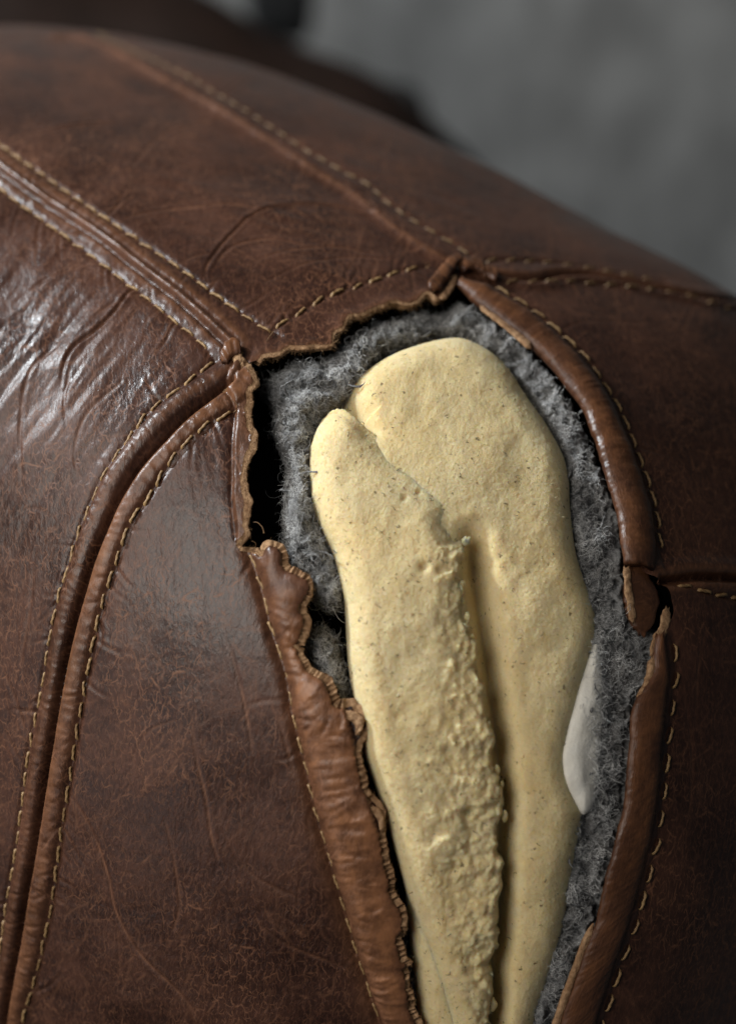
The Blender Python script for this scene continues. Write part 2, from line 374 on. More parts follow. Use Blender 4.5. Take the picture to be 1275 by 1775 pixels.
# cut the opening: snap the grid points next to the torn outline onto it
hi_, hj_ = gij(HOLE_AB)
i0, i1, j0, j1 = int(hi_.min()) - 3, int(hi_.max()) + 4, int(hj_.min()) - 3, int(hj_.max()) + 4
INS = np.zeros((NY, NX), bool)
INS[i0:i1, j0:j1] = inside(GA[i0:i1, j0:j1], GB[i0:i1, j0:j1], HOLE_AB)
dense = resample(np.vstack([HOLE_AB, HOLE_AB[:1]]), .0006)
di, dj = gij(dense); snapd = np.full((NY, NX), 9.0); snap_to = np.zeros((NY, NX, 2))
for k in range(len(dense)):
    a, b = int(di[k]), int(dj[k])
    for ii in (a, a + 1):
        for jj in (b, b + 1):
            d = math.hypot(di[k] - ii, dj[k] - jj)
            if d < snapd[ii, jj]: snapd[ii, jj] = d; snap_to[ii, jj] = dense[k]
snap = snapd < .75
ab2 = np.stack([GA, GB], -1); ab2[snap] = snap_to[snap]
pb = from_ab(ab2[snap]); P1[snap] = pb + base_normal(pb) * (H[snap][:, None] / 1000)
out_v = ~INS | snap
cell_ok = out_v[:-1, :-1] & out_v[1:, :-1] & out_v[:-1, 1:] & out_v[1:, 1:]
cc = np.stack([.5 * (GA[:-1, :-1] + GA[1:, 1:]), .5 * (GB[:-1, :-1] + GB[1:, 1:])], -1)
allsnap = snap[:-1, :-1] & snap[1:, :-1] & snap[:-1, 1:] & snap[1:, 1:]
cell_ok &= ~(allsnap & inside(cc[..., 0], cc[..., 1], HOLE_AB)) if allsnap.any() else True
NV = np.cross(np.gradient(P1, axis=1), np.gradient(P1, axis=0)); NV /= np.linalg.norm(NV, axis=2)[..., None] + 1e-15
if (NV * N0).sum() < 0: NV = -NV
def bil(arr, ab):
    fi, fj = gij(ab); i = np.clip(fi.astype(int), 0, NY - 2); j = np.clip(fj.astype(int), 0, NX - 2)
    u = fi - i; v = fj - j
    if arr.ndim == 3: u = u[..., None]; v = v[..., None]
    return (arr[i, j] * (1 - v) + arr[i, j + 1] * v) * (1 - u) + (arr[i + 1, j] * (1 - v) + arr[i + 1, j + 1] * v) * u
def skin(px):
    """pixel -> point on the finished skin and its normal"""
    q = hit(px); n = base_normal(q); h = bil(H, to_ab(q))
    return q + n * h[..., None] / 1000, n

# which panel each cell belongs to
def ext(px, pre=None, post=None):
    q = to_ab(hit(smooth_line(px, 8)))
    a = [q]
    if pre is not None: a.insert(0, np.array([pre]))
    if post is not None: a.append(np.array([post]))
    return np.vstack(a)
big = 4.0
bl = np.vstack([ext(A0, pre=(-big, big * .75)), ext(CG, post=(-1.0, -big))])
POLY_LEFT = np.vstack([bl, [(-big, -big)]])
g_mid = [tuple(.5 * (np.array(a) + np.array(b))) for a, b in zip(resample(np.array(GL, float), n=14), resample(np.array(GR, float), n=14))]
j_mid = [tuple(.5 * (np.array(a) + np.array(b))) for a, b in zip(resample(np.array(JL, float), n=14), resample(np.array(J1, float), n=14))]
br = np.vstack([ext(B0[1:], pre=(-2.2, big)), ext(g_mid), ext(j_mid, post=(.3, -big))])
POLY_RIGHT = np.vstack([br, [(big, -big), (big, big)]])
hl = ext(H0, post=(big, .1)); il = ext(I0, post=(big, -.6))
POLY_UP = np.vstack([[(-big, big)], ext(B0[1:], pre=(-2.2, big)), hl, [(big, big)]])
POLY_LOW = np.vstack([ext([(1100, 1008), (1146, 1008)]), il, [(big, -big), (-big, -big)]])
x, y = cc[..., 0], cc[..., 1]
inL = inside(x, y, POLY_LEFT); inR = inside(x, y, POLY_RIGHT) & ~inL
split_y = to_ab(hit([(420, 640)]))[0, 1]
pid = np.where(inL, 0, np.where(inR, 3, np.where(y > split_y, 1, 2)))
pid = np.where(inR & inside(x, y, POLY_LOW), 5, pid)
pid = np.where(inR & (pid == 3) & inside(x, y, POLY_UP), 4, pid)

# ------------------------------------------------------------------ materials
def nodes(name):
    m = bpy.data.materials.new(name); m.use_nodes = True
    nt = m.node_tree; b = nt.nodes['Principled BSDF']
    return m, nt, b
class G:
    """terse node graph builder"""
    def __init__(s, nt): s.nt = nt; s.dim = '3D'; s.co = nt.nodes.new('ShaderNodeTexCoord').outputs['Object']
    def put(s, n, idx, v):
        if v is None: return
        if hasattr(v, 'is_output') or isinstance(v, bpy.types.NodeSocket): s.nt.links.new(v, n.inputs[idx])
        else: n.inputs[idx].default_value = v
    def map(s, sc, rot=(0, 0, 0), src=None):
        n = s.nt.nodes.new('ShaderNodeMapping'); s.put(n, 'Vector', src or s.co); n.inputs['Scale'].default_value = sc; n.inputs['Rotation'].default_value = rot
        return n.outputs[0]
    def noise(s, scale, detail=4, rough=.55, vec=None, dist=0, out='Fac'):
        n = s.nt.nodes.new('ShaderNodeTexNoise'); n.noise_dimensions = s.dim; s.put(n, 'Vector', vec or s.co); n.inputs['Scale'].default_value = scale
        n.inputs['Detail'].default_value = detail; n.inputs['Roughness'].default_value = rough; n.inputs['Distortion'].default_value = dist
        return n.outputs[out]
    def voro(s, scale, feature='DISTANCE_TO_EDGE', vec=None, rand=1.0, out='Distance'):
        n = s.nt.nodes.new('ShaderNodeTexVoronoi'); n.voronoi_dimensions = s.dim; n.feature = feature; s.put(n, 'Vector', vec or s.co); n.inputs['Scale'].default_value = scale
        n.inputs['Randomness'].default_value = rand
        return n.outputs[out]
    def math(s, op, a, b=None, c=None):
        n = s.nt.nodes.new('ShaderNodeMath'); n.operation = op
        s.put(n, 0, a); s.put(n, 1, b); s.put(n, 2, c); return n.outputs[0]
    def ramp(s, f, lo, hi, to0=0., to1=1.):
        n = s.nt.nodes.new('ShaderNodeMapRange'); n.clamp = True
        s.put(n, 0, f); n.inputs[1].default_value = lo; n.inputs[2].default_value = hi; n.inputs[3].default_value = to0; n.inputs[4].default_value = to1
        return n.outputs[0]
    def mix(s, f, a, b, mode='MIX'):
        n = s.nt.nodes.new('ShaderNodeMix'); n.data_type = 'RGBA'; n.blend_type = mode
        s.put(n, 0, f)
        for i, v in ((6, a), (7, b)):
            s.put(n, i, v if not isinstance(v, tuple) else v + (1,))
        return n.outputs[2]
    def attr(s, name):
        n = s.nt.nodes.new('ShaderNodeAttribute'); n.attribute_name = name; return n.outputs['Fac']
    def add(s, a, vec, k):
        n = s.nt.nodes.new('ShaderNodeVectorMath'); n.operation = 'MULTIPLY_ADD'; s.put(n, 0, vec); n.inputs[1].default_value = (k, k, k); s.put(n, 2, a)
        return n.outputs[0]
    def bump(s, h, dist, strength=1.0, nrm=None):
        n = s.nt.nodes.new('ShaderNodeBump'); n.inputs['Strength'].default_value = strength; n.inputs['Distance'].default_value = dist
        s.put(n, 'Height', h)
        if nrm is not None: s.put(n, 'Normal', nrm)
        return n.outputs[0]

def leather(name, dark, mid, worn, line, lines=1.0, rough=.33, gloss=.33, grain=1.0):
    m, nt, b = nodes(name); g = G(nt)
    at = nt.nodes.new('ShaderNodeAttribute'); at.attribute_name = 'flat'
    g.co = at.outputs['Vector']; g.dim = '2D'              # metres laid out over the hide
    co = g.add(g.co, g.noise(330, 2, .65, out='Color'), .0017)
    tall = g.map((1.0, .36, 1), src=co)
    n1 = g.noise(42, 4, .6); n2 = g.noise(300, 3, .65); n3 = g.noise(1500, 2, .6, vec=tall)
    c = g.mix(g.ramp(n1, .36, .64), dark, mid)
    c = g.mix(g.ramp(n2, .42, .74, 0, .5), c, tuple(v * .6 for v in dark))
    c = g.mix(g.ramp(n3, .48, .75, 0, .34), c, tuple(min(1, v * 1.9) for v in mid))
    # hair-fine surface cracks at three sizes
    e1 = g.math('MULTIPLY', g.ramp(g.voro(190, vec=tall), 0, .036, 1, 0), g.ramp(n2, .46, .60))
    e2 = g.math('MULTIPLY', g.ramp(g.voro(560, vec=tall), 0, .062, 1, 0), g.ramp(g.noise(380, 2, .65), .45, .58))
    e3 = g.math('MULTIPLY', g.ramp(g.voro(1150, vec=tall), 0, .10, 1, 0), g.ramp(g.noise(620, 2, .6), .42, .56))
    ln = g.math('MAXIMUM', g.math('MULTIPLY', e1, .9), g.math('MAXIMUM', g.math('MULTIPLY', e2, .85), g.math('MULTIPLY', e3, .65)))
    ln = g.math('MULTIPLY', g.math('MULTIPLY', ln, lines), g.ramp(g.noise(34, 3, .6, vec=g.map((1, .7, 1), (0, 0, .6))), .40, .62, .28, 1))
    w = g.attr('wear'); cr = g.attr('crease')
    wn = g.math('MULTIPLY', w, g.ramp(n2, .25, .7, 1.1, .4))
    c = g.mix(g.ramp(wn, 0, 1, 0, .95), c, worn)
    tot = g.math('MAXIMUM', ln, cr)
    c = g.mix(g.math('MULTIPLY', tot, .8), c, line)
    nt.links.new(c, b.inputs['Base Color'])
    r = g.math('ADD', g.ramp(n1, .3, .7, rough - .06, rough + .10), g.math('MULTIPLY', tot, .2))
    nt.links.new(r, b.inputs['Roughness'])
    b.inputs['Specular IOR Level'].default_value = gloss
    hh = g.math('ADD', g.math('MULTIPLY', g.noise(800, 3, .7, vec=tall), .65), g.math('MULTIPLY', g.noise(170, 2, .5), .7))
    nt.links.new(g.bump(hh, .00035 * grain, .6), b.inputs['Normal'])
    return m
def dull_leather(name, c0, c1):
    m, nt, b = nodes(name); g = G(nt)
    nt.links.new(g.mix(g.ramp(g.noise(60, 3, .6), .3, .7), c0, c1), b.inputs['Base Color']); b.inputs['Roughness'].default_value = .75; b.inputs['Specular IOR Level'].default_value = .12
    nt.links.new(g.bump(g.noise(90, 3, .6), .002, .4), b.inputs['Normal']); return m
DARK, MID, WORN, LINE = (.026, .0105, .0068), (.064, .0258, .0150), (.245, .105, .046), (.215, .094, .048)
M_LEATHER = leather('brown_leather', DARK, MID, WORN, LINE)
M_SMOOTH = leather('smooth_brown_leather', (.026, .011, .007), (.055, .023, .013), (.150, .060, .024), (.2, .085, .04), .45, .34)
M_BACK = dull_leather('dark_brown_leather', (.010, .005, .003), (.017, .008, .005))

def suede():
    m, nt, b = nodes('raw_leather_edge'); g = G(nt)
    n = g.noise(900, 5, .7); n2 = g.noise(180, 4, .6)
    c = g.mix(g.ramp(n, .3, .7), (.16, .082, .040), (.52, .325, .18))
    c = g.mix(g.ramp(n2, .40, .75, 0, .6), c, (.17, .078, .034))
    nt.links.new(c, b.inputs['Base Color']); b.inputs['Roughness'].default_value = .88; b.inputs['Specular IOR Level'].default_value = .15
    st = g.noise(1400, 4, .7, vec=g.map((1, 1, .35)))
    nt.links.new(g.bump(st, .0005, .9), b.inputs['Normal']); return m
M_SUEDE = suede()

def foam():
    m, nt, b = nodes('yellow_foam'); g = G(nt)
    n1 = g.noise(38, 4, .6); n2 = g.noise(1300, 3, .7); n3 = g.noise(260, 4, .6)
    c = g.mix(g.ramp(n1, .35, .65), (.72, .60, .35), (.745, .58, .30))
    c = g.mix(g.ramp(n3, .50, .72, 0, .5), c, (.60, .42, .17))
    c = g.mix(g.ramp(n2, .35, .7, .0, .5), c, (.59, .475, .26))
    sp = g.math('MULTIPLY', g.ramp(g.voro(430, 'F1', vec=g.add(g.co, g.noise(1100, 3, .6, out='Color'), .0020)), .12, .22, 1, 0), g.ramp(g.noise(170, 3, .65), .50, .60))
    c = g.mix(g.math('MULTIPLY', sp, .85), c, (.13, .09, .04))
    pr = g.math('MULTIPLY', g.ramp(g.voro(760, 'F1'), .12, .26, 1, 0), g.ramp(g.noise(240, 2, .5), .44, .60))
    c = g.mix(g.math('MULTIPLY', pr, .55), c, (.36, .26, .11))
    nt.links.new(c, b.inputs['Base Color']); b.inputs['Roughness'].default_value = .8; b.inputs['Specular IOR Level'].default_value = .25
    b.inputs['Subsurface Weight'].default_value = .75; b.inputs['Subsurface Radius'].default_value = (1, .65, .28); b.inputs['Subsurface Scale'].default_value = .0034
    hh = g.math('ADD', g.math('MULTIPLY', g.noise(1700, 3, .8), 1.3), g.math('MULTIPLY', g.noise(420, 2, .6), .45))
    nt.links.new(g.bump(hh, .0006, .42), b.inputs['Normal']); return m
M_FOAM = foam()

def felt():
    m, nt, b = nodes('grey_batting'); g = G(nt)
    st = g.add(g.co, g.noise(420, 3, .6, out='Color'), .004)
    f = g.noise(1500, 4, .75, vec=g.map((1, .35, 1.0), src=st)); n1 = g.noise(130, 4, .6)
    c = g.mix(g.ramp(f, .35, .7), (.10, .10, .10), (.42, .415, .41))
    c = g.mix(g.ramp(n1, .4, .7, 0, .6), c, (.10, .088, .078))
    nt.links.new(c, b.inputs['Base Color']); b.inputs['Roughness'].default_value = .95; b.inputs['Specular IOR Level'].default_value = .1
    nt.links.new(g.bump(f, .0009, .9), b.inputs['Normal']); return m
M_FELT = felt()
def fibre_mat(name, lo, hi, rough=.6):
    m, nt, b = nodes(name); g = G(nt)
    c = g.mix(g.attr('tint'), lo, hi); nt.links.new(c, b.inputs['Base Color']); b.inputs['Roughness'].default_value = rough
    b.inputs['Specular IOR Level'].default_value = .3; return m
M_FIB = fibre_mat('wool_fibre', (.26, .26, .26), (.88, .87, .85))
M_TANFIB = fibre_mat('leather_fibre', (.10, .05, .02), (.45, .27, .13))
M_DARKFIB = fibre_mat('dark_fibre', (.03, .025, .018), (.10, .08, .05))
def thread(name='tan_thread', k=1.0):
    m, nt, b = nodes(name); g = G(nt)
    c = g.mix(g.ramp(g.noise(900, 3, .6), .3, .7), (.20 * k, .115 * k, .045 * k), (.42 * k, .26 * k, .11 * k))
    n = nt.nodes.new('ShaderNodeObjectInfo')
    c = g.mix(g.ramp(n.outputs['Random'], 0, 1, 0, .5), c, (.17, .09, .035))
    nt.links.new(c, b.inputs['Base Color']); b.inputs['Roughness'].default_value = .55
    nt.links.new(g.bump(g.noise(3200, 2, .6), .00012, .6), b.inputs['Normal']); return m
M_THREAD = thread(); M_THREAD2 = thread('darker_thread', .55)  # second thread is a darker tan, used on seams B and H
def plain(name, c0, c1, sc, rough, bumpd=.0003):
    m, nt, b = nodes(name); g = G(nt)
    nt.links.new(g.mix(g.ramp(g.noise(sc, 5, .6), .3, .7), c0, c1), b.inputs['Base Color']); b.inputs['Roughness'].default_value = rough
    nt.links.new(g.bump(g.noise(sc * 6, 4, .6), bumpd, .5), b.inputs['Normal']); return m
M_VOID = plain('void_dark', (.006, .005, .004), (.014, .011, .009), 300, .95)  # near-black colour stands in for shade inside the tear
M_WHITE = plain('white_liner', (.66, .62, .54), (.78, .75, .68), 240, .95, .0003)
M_BLACK = plain('plain_black', (.004, .004, .004), (.008, .008, .008), 40, .9)  # flat black of the two solids that fill dark gaps

# ------------------------------------------------------------------ object helpers
def mesh_obj(name, V, F, mat, parent=None, attrs=None, smooth=True):
    me = bpy.data.meshes.new(name)
    V = np.asarray(V, np.float32).reshape(-1, 3); F = np.asarray(F, np.int32)
    me.vertices.add(len(V)); me.vertices.foreach_set('co', V.ravel())
    k = F.shape[1]
    me.loops.add(F.size); me.loops.foreach_set('vertex_index', F.ravel())
    me.polygons.add(len(F)); me.polygons.foreach_set('loop_start', np.arange(0, F.size, k, dtype=np.int32))
    me.polygons.foreach_set('loop_total', np.full(len(F), k, np.int32))
    me.polygons.foreach_set('use_smooth', np.full(len(F), smooth, bool))
    for an, av in (attrs or {}).items():
        av = np.asarray(av, np.float32)
        if av.ndim == 2: at = me.attributes.new(an, 'FLOAT_VECTOR', 'POINT'); at.data.foreach_set('vector', av.ravel())
        else: at = me.attributes.new(an, 'FLOAT', 'POINT'); at.data.foreach_set('value', av.ravel())
    me.update(calc_edges=True); me.validate()
    me.materials.append(mat)
    o = bpy.data.objects.new(name, me); COL.objects.link(o)
    if parent is not None: set_parent(o, parent)
    return o
def set_parent(o, p):
    """child mesh data is in world coordinates: cancel the root's offset"""
    o.parent = p; r = p
    if p.parent is None: o.location = -Vector(p.location)
def tag(o, label=None, cat=None, group=None, kind=None):
    if label: o['label'] = label
    if cat: o['category'] = cat
    if group: o['group'] = group
    if kind: o['kind'] = kind
    return o
def grid_faces(ny, nx, keep=None, wrap=False):
    i, j = np.meshgrid(np.arange(ny - 1), np.arange(nx if wrap else nx - 1), indexing='ij')
    j2 = (j + 1) % nx
    f = np.stack([i * nx + j, i * nx + j2, (i + 1) * nx + j2, (i + 1) * nx + j], -1)
    return f.reshape(-1, 4) if keep is None else f[keep]
def compact(V, F, *att):
    u, inv = np.unique(F, return_inverse=True)
    return (V[u], inv.reshape(F.shape)) + tuple(a[u] for a in att)

# ------------------------------------------------------------------ the armrest
ROOT = bpy.data.objects.new('leather_sofa', None); COL.objects.link(ROOT)
ROOT.location = (BC[0], BC[1], BC[2] - BH[2]); ROOT.empty_display_size = .05
tag(ROOT, 'brown leather sofa, arm torn open with yellow foam and grey batting bulging out', 'sofa')

Vall = P1.reshape(-1, 3); Wall_, Call_ = np.clip(WEAR, 0, 1.2).ravel(), np.clip(CRE, 0, 1).ravel()
FLAT = np.stack([UM, VM, UM * 0], -1).reshape(-1, 3) / 1000
allf = grid_faces(NY, NX).reshape(NY - 1, NX - 1, 4)
PANELS = {}
for k, (nm, lb) in enumerate([('side_panel', 'creased left side panel with glossy folds'), ('top_panel', 'top panel with a torn front edge'),
                              ('front_panel', 'finely cracked front panel left of the tear'), ('side_panel', 'dark right panel beside the thick welt'),
                              ('top_panel', 'far top panel beyond the ridge seam'), ('lower_panel', 'shadowed lower right panel')]):
    f = allf[cell_ok & (pid == k)]
    v, f2, w, c, fl = compact(Vall, f, Wall_, Call_, FLAT)
    PANELS[k] = mesh_obj(nm, v, f2, M_LEATHER, ROOT, {'wear': w, 'crease': c, 'flat': fl}); PANELS[k]['label'] = lb

# near-black sheet added deep inside the opening: the void's shade as colour
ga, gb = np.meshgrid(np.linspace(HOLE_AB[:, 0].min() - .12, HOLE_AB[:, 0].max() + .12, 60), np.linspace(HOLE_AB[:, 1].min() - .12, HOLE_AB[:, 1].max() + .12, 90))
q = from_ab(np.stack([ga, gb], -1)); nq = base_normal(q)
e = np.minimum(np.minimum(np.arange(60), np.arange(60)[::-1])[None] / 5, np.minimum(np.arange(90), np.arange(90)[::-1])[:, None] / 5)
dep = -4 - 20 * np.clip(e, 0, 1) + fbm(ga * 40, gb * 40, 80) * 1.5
mesh_obj('void_backing', (q + nq * dep[..., None] / 1000).reshape(-1, 3), grid_faces(90, 60), M_VOID, ROOT)

# torn edges with real thickness
def inward(S, n):
    """direction into the opening, from a smoothed tangent"""
    k = np.ones(19) / 19
    Q = np.stack([np.convolve(np.pad(S[:, c], 9, 'edge'), k, 'valid') for c in range(3)], 1)
    T = np.gradient(Q, axis=0); T /= np.linalg.norm(T, axis=1)[:, None] + 1e-12
    return np.cross(n, T)
def edge_profile(t, out, s, k, seed):
    a, b = float(sstep(0, .55, t)), float(sstep(.55, 1, t))
    lay = .75 * fbm(s / 6.5, s * 0 + k * .12, seed, 4, .55) + .14 * fbm(s / .9, s * 0 + k * .7, seed + 20, 3, .65)
    o = out * (a * (1 - .5 * b)) * (1 + .95 * lay) + .05 * vnoise(s / .7, s * 0 + k * 2.3, seed + 9) * a
    return o - .04, .22 * min(1, t / .55) + .78 * max(0, t - .55) / .45
def torn_edge(px, thick, out, seed, parent, name='torn_edge', side=1, mat=M_SUEDE, fib=0, step=.00022):
    S = resample(hit(px), step); n = base_normal(S); h = bil(H, to_ab(S))
    S = S + n * h[:, None] / 1000
    inw = inward(S, n) * side
    s = np.arange(len(S)) * step * 1000; rows = []
    K = 10
    for k in range(K):
        t = k / (K - 1)
        o, dr = edge_profile(t, out, s, k, seed)
        rows.append(S + inw * (o[:, None] / 1000) - n * ((thick * dr * (1 + .25 * vnoise(s / 2, s * 0 + 3, seed + 4)))[:, None] / 1000))
    rows.append(S - inw * .002 - n * (thick * 1.05) / 1000); rows.append(S - inw * .007 - n * (thick * 1.3) / 1000)
    V = np.stack(rows, 1)
    o = mesh_obj(name, V.reshape(-1, 3), grid_faces(V.shape[0], V.shape[1]), mat, parent)
    return S, inw, n
E_TOP = torn_edge(TOPR, 1.7, 1.1, 100, PANELS[1], side=-1)
E_LOW = torn_edge(LOWR, 2.1, 1.6, 120, PANELS[2], side=1)

# ribbons: rolled or flat leather strips between two traced rims
def ribbon(name, L, R, h0, hh, mat, parent, ns, nc=20, wr=.1, seed=0, flat=1.0, wear=.5, taper=(1, 1), jag=0.0, tilt=0.0):
    pl = resample(smooth_line(L, 3), n=ns); pr = resample(smooth_line(R, 3), n=ns)
    a = hit(pl); b = hit(pr); c = .5 * (a + b); hv = .5 * (b - a); n = base_normal(c)
    s = np.r_[0, np.cumsum(np.linalg.norm(np.diff(c, axis=0), axis=1))] * 1000
    th = np.linspace(0, 2 * math.pi, nc, endpoint=False)
    tt = np.linspace(0, 1, ns)
    tp_ = np.minimum(1, taper[0] + (1 - taper[0]) * np.clip(tt / .06, 0, 1)) * np.minimum(1, taper[1] + (1 - taper[1]) * np.clip((1 - tt) / .06, 0, 1))
    V = np.zeros((ns, nc, 3)); W = np.zeros((ns, nc))
    for k, t in enumerate(th):
        cx, cy = math.cos(t), math.sin(t)
        cx = math.copysign(abs(cx) ** flat, cx); cy = math.copysign(abs(cy) ** flat, cy)
        wob = 1 + wr * (.5 * vnoise(s / .8, s * 0 + t * 1.2, seed) + vnoise(s / 2.6, s * 0 + t * .8, seed + 1)) + .05 * vnoise(s / 9, s * 0 + t, seed + 2)
        lat = hv * (cx * wob * tp_)[:, None]
        V[:, k] = c + lat + n * ((h0 + tilt * cx + hh * cy * wob * tp_)[:, None] / 1000)
        W[:, k] = np.clip(wear * (.35 + .8 * max(0, math.cos(t - 2.0))) * (1 + .7 * vnoise(s / 5, s * 0 + t, seed + 5)), 0, 1.2)
    if jag:
        Tn = np.gradient(c, axis=0); Tn /= np.linalg.norm(Tn, axis=1)[:, None]
        for e, sg in ((0, -1), (ns - 1, 1)):
            V[e] += Tn[e] * sg * (rng.random(nc)[:, None] * jag / 1000)
    F = grid_faces(ns, nc, wrap=True)
    V2 = np.vstack([V.reshape(-1, 3), V[0].mean(0) + (V[3].mean(0) - V[0].mean(0)) * .6, V[-1].mean(0) + (V[-4].mean(0) - V[-1].mean(0)) * .6])
    W2 = np.r_[W.ravel(), .9, .9]; k0, k1 = ns * nc, ns * nc + 1
    j = np.arange(nc); j2 = (j + 1) % nc
    caps = np.vstack([np.stack([j2, j, np.full(nc, k0), np.full(nc, k0)], 1), np.stack([(ns - 1) * nc + j, (ns - 1) * nc + j2, np.full(nc, k1), np.full(nc, k1)], 1)])
    tri = np.vstack([F[:, [0, 1, 2]], F[:, [0, 2, 3]], caps[:, :3]])
    wid = np.linalg.norm(hv, axis=1).mean()
    FLt = np.stack([np.broadcast_to(np.abs(th - math.pi) * wid, (ns, nc)) + seed * .01, np.broadcast_to(s[:, None] / 1000, (ns, nc)), np.zeros((ns, nc))], -1).reshape(-1, 3)
    FLt = np.vstack([FLt, FLt[:1], FLt[-1:]])
    return mesh_obj(name, V2, tri, mat, parent, {'wear': W2, 'crease': W2 * 0, 'flat': FLt})
WELT = ribbon('welt', GL, [(p[0] - 9, p[1] + 4) for p in GR], .9, 2.7, M_SMOOTH, ROOT, 420, 28, .045, 200, 1.0, .5, (.55, .8), 1.2)
WELT['label'] = 'thick rolled welt along the right of the tear, torn at both ends'
RIM = ribbon('rolled_rim', JL, [(p[0] - 17, p[1]) for p in J1], .3, 1.8, M_SMOOTH, ROOT, 520, 28, .045, 210, .9, .62, (.75, 1), 2.6)
RIM['label'] = 'rolled leather rim, orange where worn, right of the tear'
ribbon('torn_tag', [(1086, 990), (1086, 1035), (1093, 1068), (1106, 1092)], [(1122, 985), (1143, 1026), (1143, 1062), (1126, 1096)], -1.0, .8, M_SMOOTH, ROOT, 90, 18, .10, 230, .5, .5, (.9, .6), 1.6)
ribbon('torn_tag', [(1080, 985), (1084, 1020), (1087, 1050), (1094, 1078)], [(1094, 984), (1096, 1018), (1101, 1050), (1104, 1074)], -.5, .5, M_SUEDE, ROOT, 70, 12, .3, 231, .6, .5, (.6, .3), 1.0)
for k, (l_, r_, h_, t_) in enumerate([
  ([(380, 618), (392, 604), (408, 596), (418, 604)], [(394, 640), (404, 626), (414, 620), (420, 622)], 1.5, .8),
  ([(398, 612), (406, 632), (412, 650)], [(414, 604), (422, 622), (424, 642)], 1.0, .7),
  ([(736, 506), (752, 480), (772, 458), (790, 448)], [(756, 516), (770, 496), (784, 474), (800, 456)], 1.6, 1.0),
  ([(758, 520), (772, 502), (782, 480)], [(768, 524), (782, 508), (792, 486)], .8, .6),
  ([(786, 450), (812, 452), (836, 462), (858, 478)], [(796, 474), (818, 476), (840, 486), (860, 494)], 1.3, 1.0),
  ([(1150, 1052), (1143, 1084), (1132, 1106), (1124, 1130)], [(1164, 1060), (1158, 1092), (1146, 1118), (1136, 1140)], -.2, .5),
  ([(1098, 1222), (1108, 1196), (1120, 1168), (1124, 1140)], [(1106, 1230), (1122, 1200), (1132, 1172), (1136, 1146)], .3, .8),
  ([(606, 1228), (620, 1236), (632, 1248), (628, 1268)], [(598, 1244), (612, 1250), (618, 1260), (616, 1276)], .9, .8),
  ([(652, 1396), (664, 1410), (668, 1434)], [(640, 1404), (654, 1420), (658, 1440)], .6, .6)]):
    ribbon('torn_shred', l_, r_, h_, t_, M_SMOOTH if k in (0, 2, 4) else M_SUEDE, ROOT, 60, 14, .28, 260 + 3 * k, .6, .8, (.5, .4), 1.0)
ribbon('raw_edge', [(826, 536), (850, 556), (880, 580), (915, 612)], [(835, 532), (862, 552), (893, 575), (922, 604)], .8, .5, M_SUEDE, ROOT, 60, 10, .2, 240, .7, .3, (.2, .2))
ribbon('raw_edge', [(1024, 1600), (1002, 1650), (984, 1700), (958, 1775), (925, 1870)], [(1034, 1602), (1014, 1652), (995, 1704), (970, 1778), (938, 1876)], -.2, .7, M_SUEDE, ROOT, 80, 10, .2, 250, .7, .3, (.2, 1))
E_STRIP = torn_edge(STRIPR, 2.6, 1.7, 300, PANELS[2], side=1)

# ------------------------------------------------------------------ padding: foam, batting and liner as relief solids
def relief(name, poly, hfun, mat, parent, step=2.0, pad=6, fall=.55):
    """solid pad inside a traced outline; hfun(X, Y, sd) gives its height in mm over the arm's form"""
    pl = resample(np.vstack([smooth_line(list(poly) + [poly[0]], 4)]), 3)
    x0, y0 = pl.min(0) - pad; x1, y1 = pl.max(0) + pad
    X, Y = np.meshgrid(np.arange(x0, x1 + step, step), np.arange(y0, y1 + step, step))
    D, S = seg_dist(X, Y, np.vstack([pl[::4], pl[:1]])); ins = inside(X, Y, pl); sd = np.where(ins, D, -D)
    h = hfun(X, Y, sd)
    h = np.where(sd < 0, np.minimum(h, h + sd * fall), h)
    q = hit(np.stack([X, Y], -1)); v = CAM - q; v /= np.linalg.norm(v, axis=-1)[..., None]
    v = .6 * v + .4 * base_normal(q); v /= np.linalg.norm(v, axis=-1)[..., None]
    V = q + v * h[..., None] / 1000
    keep = (sd[:-1, :-1] > -pad + .5) & (sd[1:, 1:] > -pad + .5) & (sd[1:, :-1] > -pad + .5) & (sd[:-1, 1:] > -pad + .5)
    F = grid_faces(X.shape[0], X.shape[1], keep)
    vv, ff = compact(V.reshape(-1, 3), F)
    o = mesh_obj(name, vv, ff[:, ::-1], mat, parent)
    return dict(o=o, X=X, Y=Y, sd=sd, V=V)
def dome(sd, R, drop):
    t = np.clip(sd / R, 0, 1); return -drop * (1 - np.sqrt(np.clip(1 - (1 - t) ** 2, 0, 1)))
CLEFT = np.array([(812, 880), (822, 950), (830, 1020), (846, 1120), (862, 1250), (874, 1380), (870, 1500), (866, 1600), (856, 1700), (850, 1775), (842, 1900), (840, 2060)], float)
CREASE_TOP = np.array([(580, 655), (600, 690), (618, 715), (640, 740), (668, 760), (700, 780), (740, 805)], float)
FOAM_R0 = [(590, 690), (605, 662), (640, 628), (700, 594), (780, 573), (830, 581), (880, 617), (920, 675), (960, 735), (990, 800), (997, 880), (1008, 960), (1027, 1050), (1040, 1110), (1016, 1200), (998, 1275), (991, 1322), (1001, 1364), (1020, 1402), (1010, 1440), (993, 1530), (978, 1620), (955, 1700), (932, 1775), (905, 1890), (880, 2050), (740, 2060), (722, 1775), (690, 1400), (655, 1100), (625, 820)]
FOAM_R = [(x_ + (12 if x_ > 900 and 1000 < y_ < 1100 else 3 if x_ > 900 and 1430 < y_ < 1990 else 0), y_) for x_, y_ in FOAM_R0]
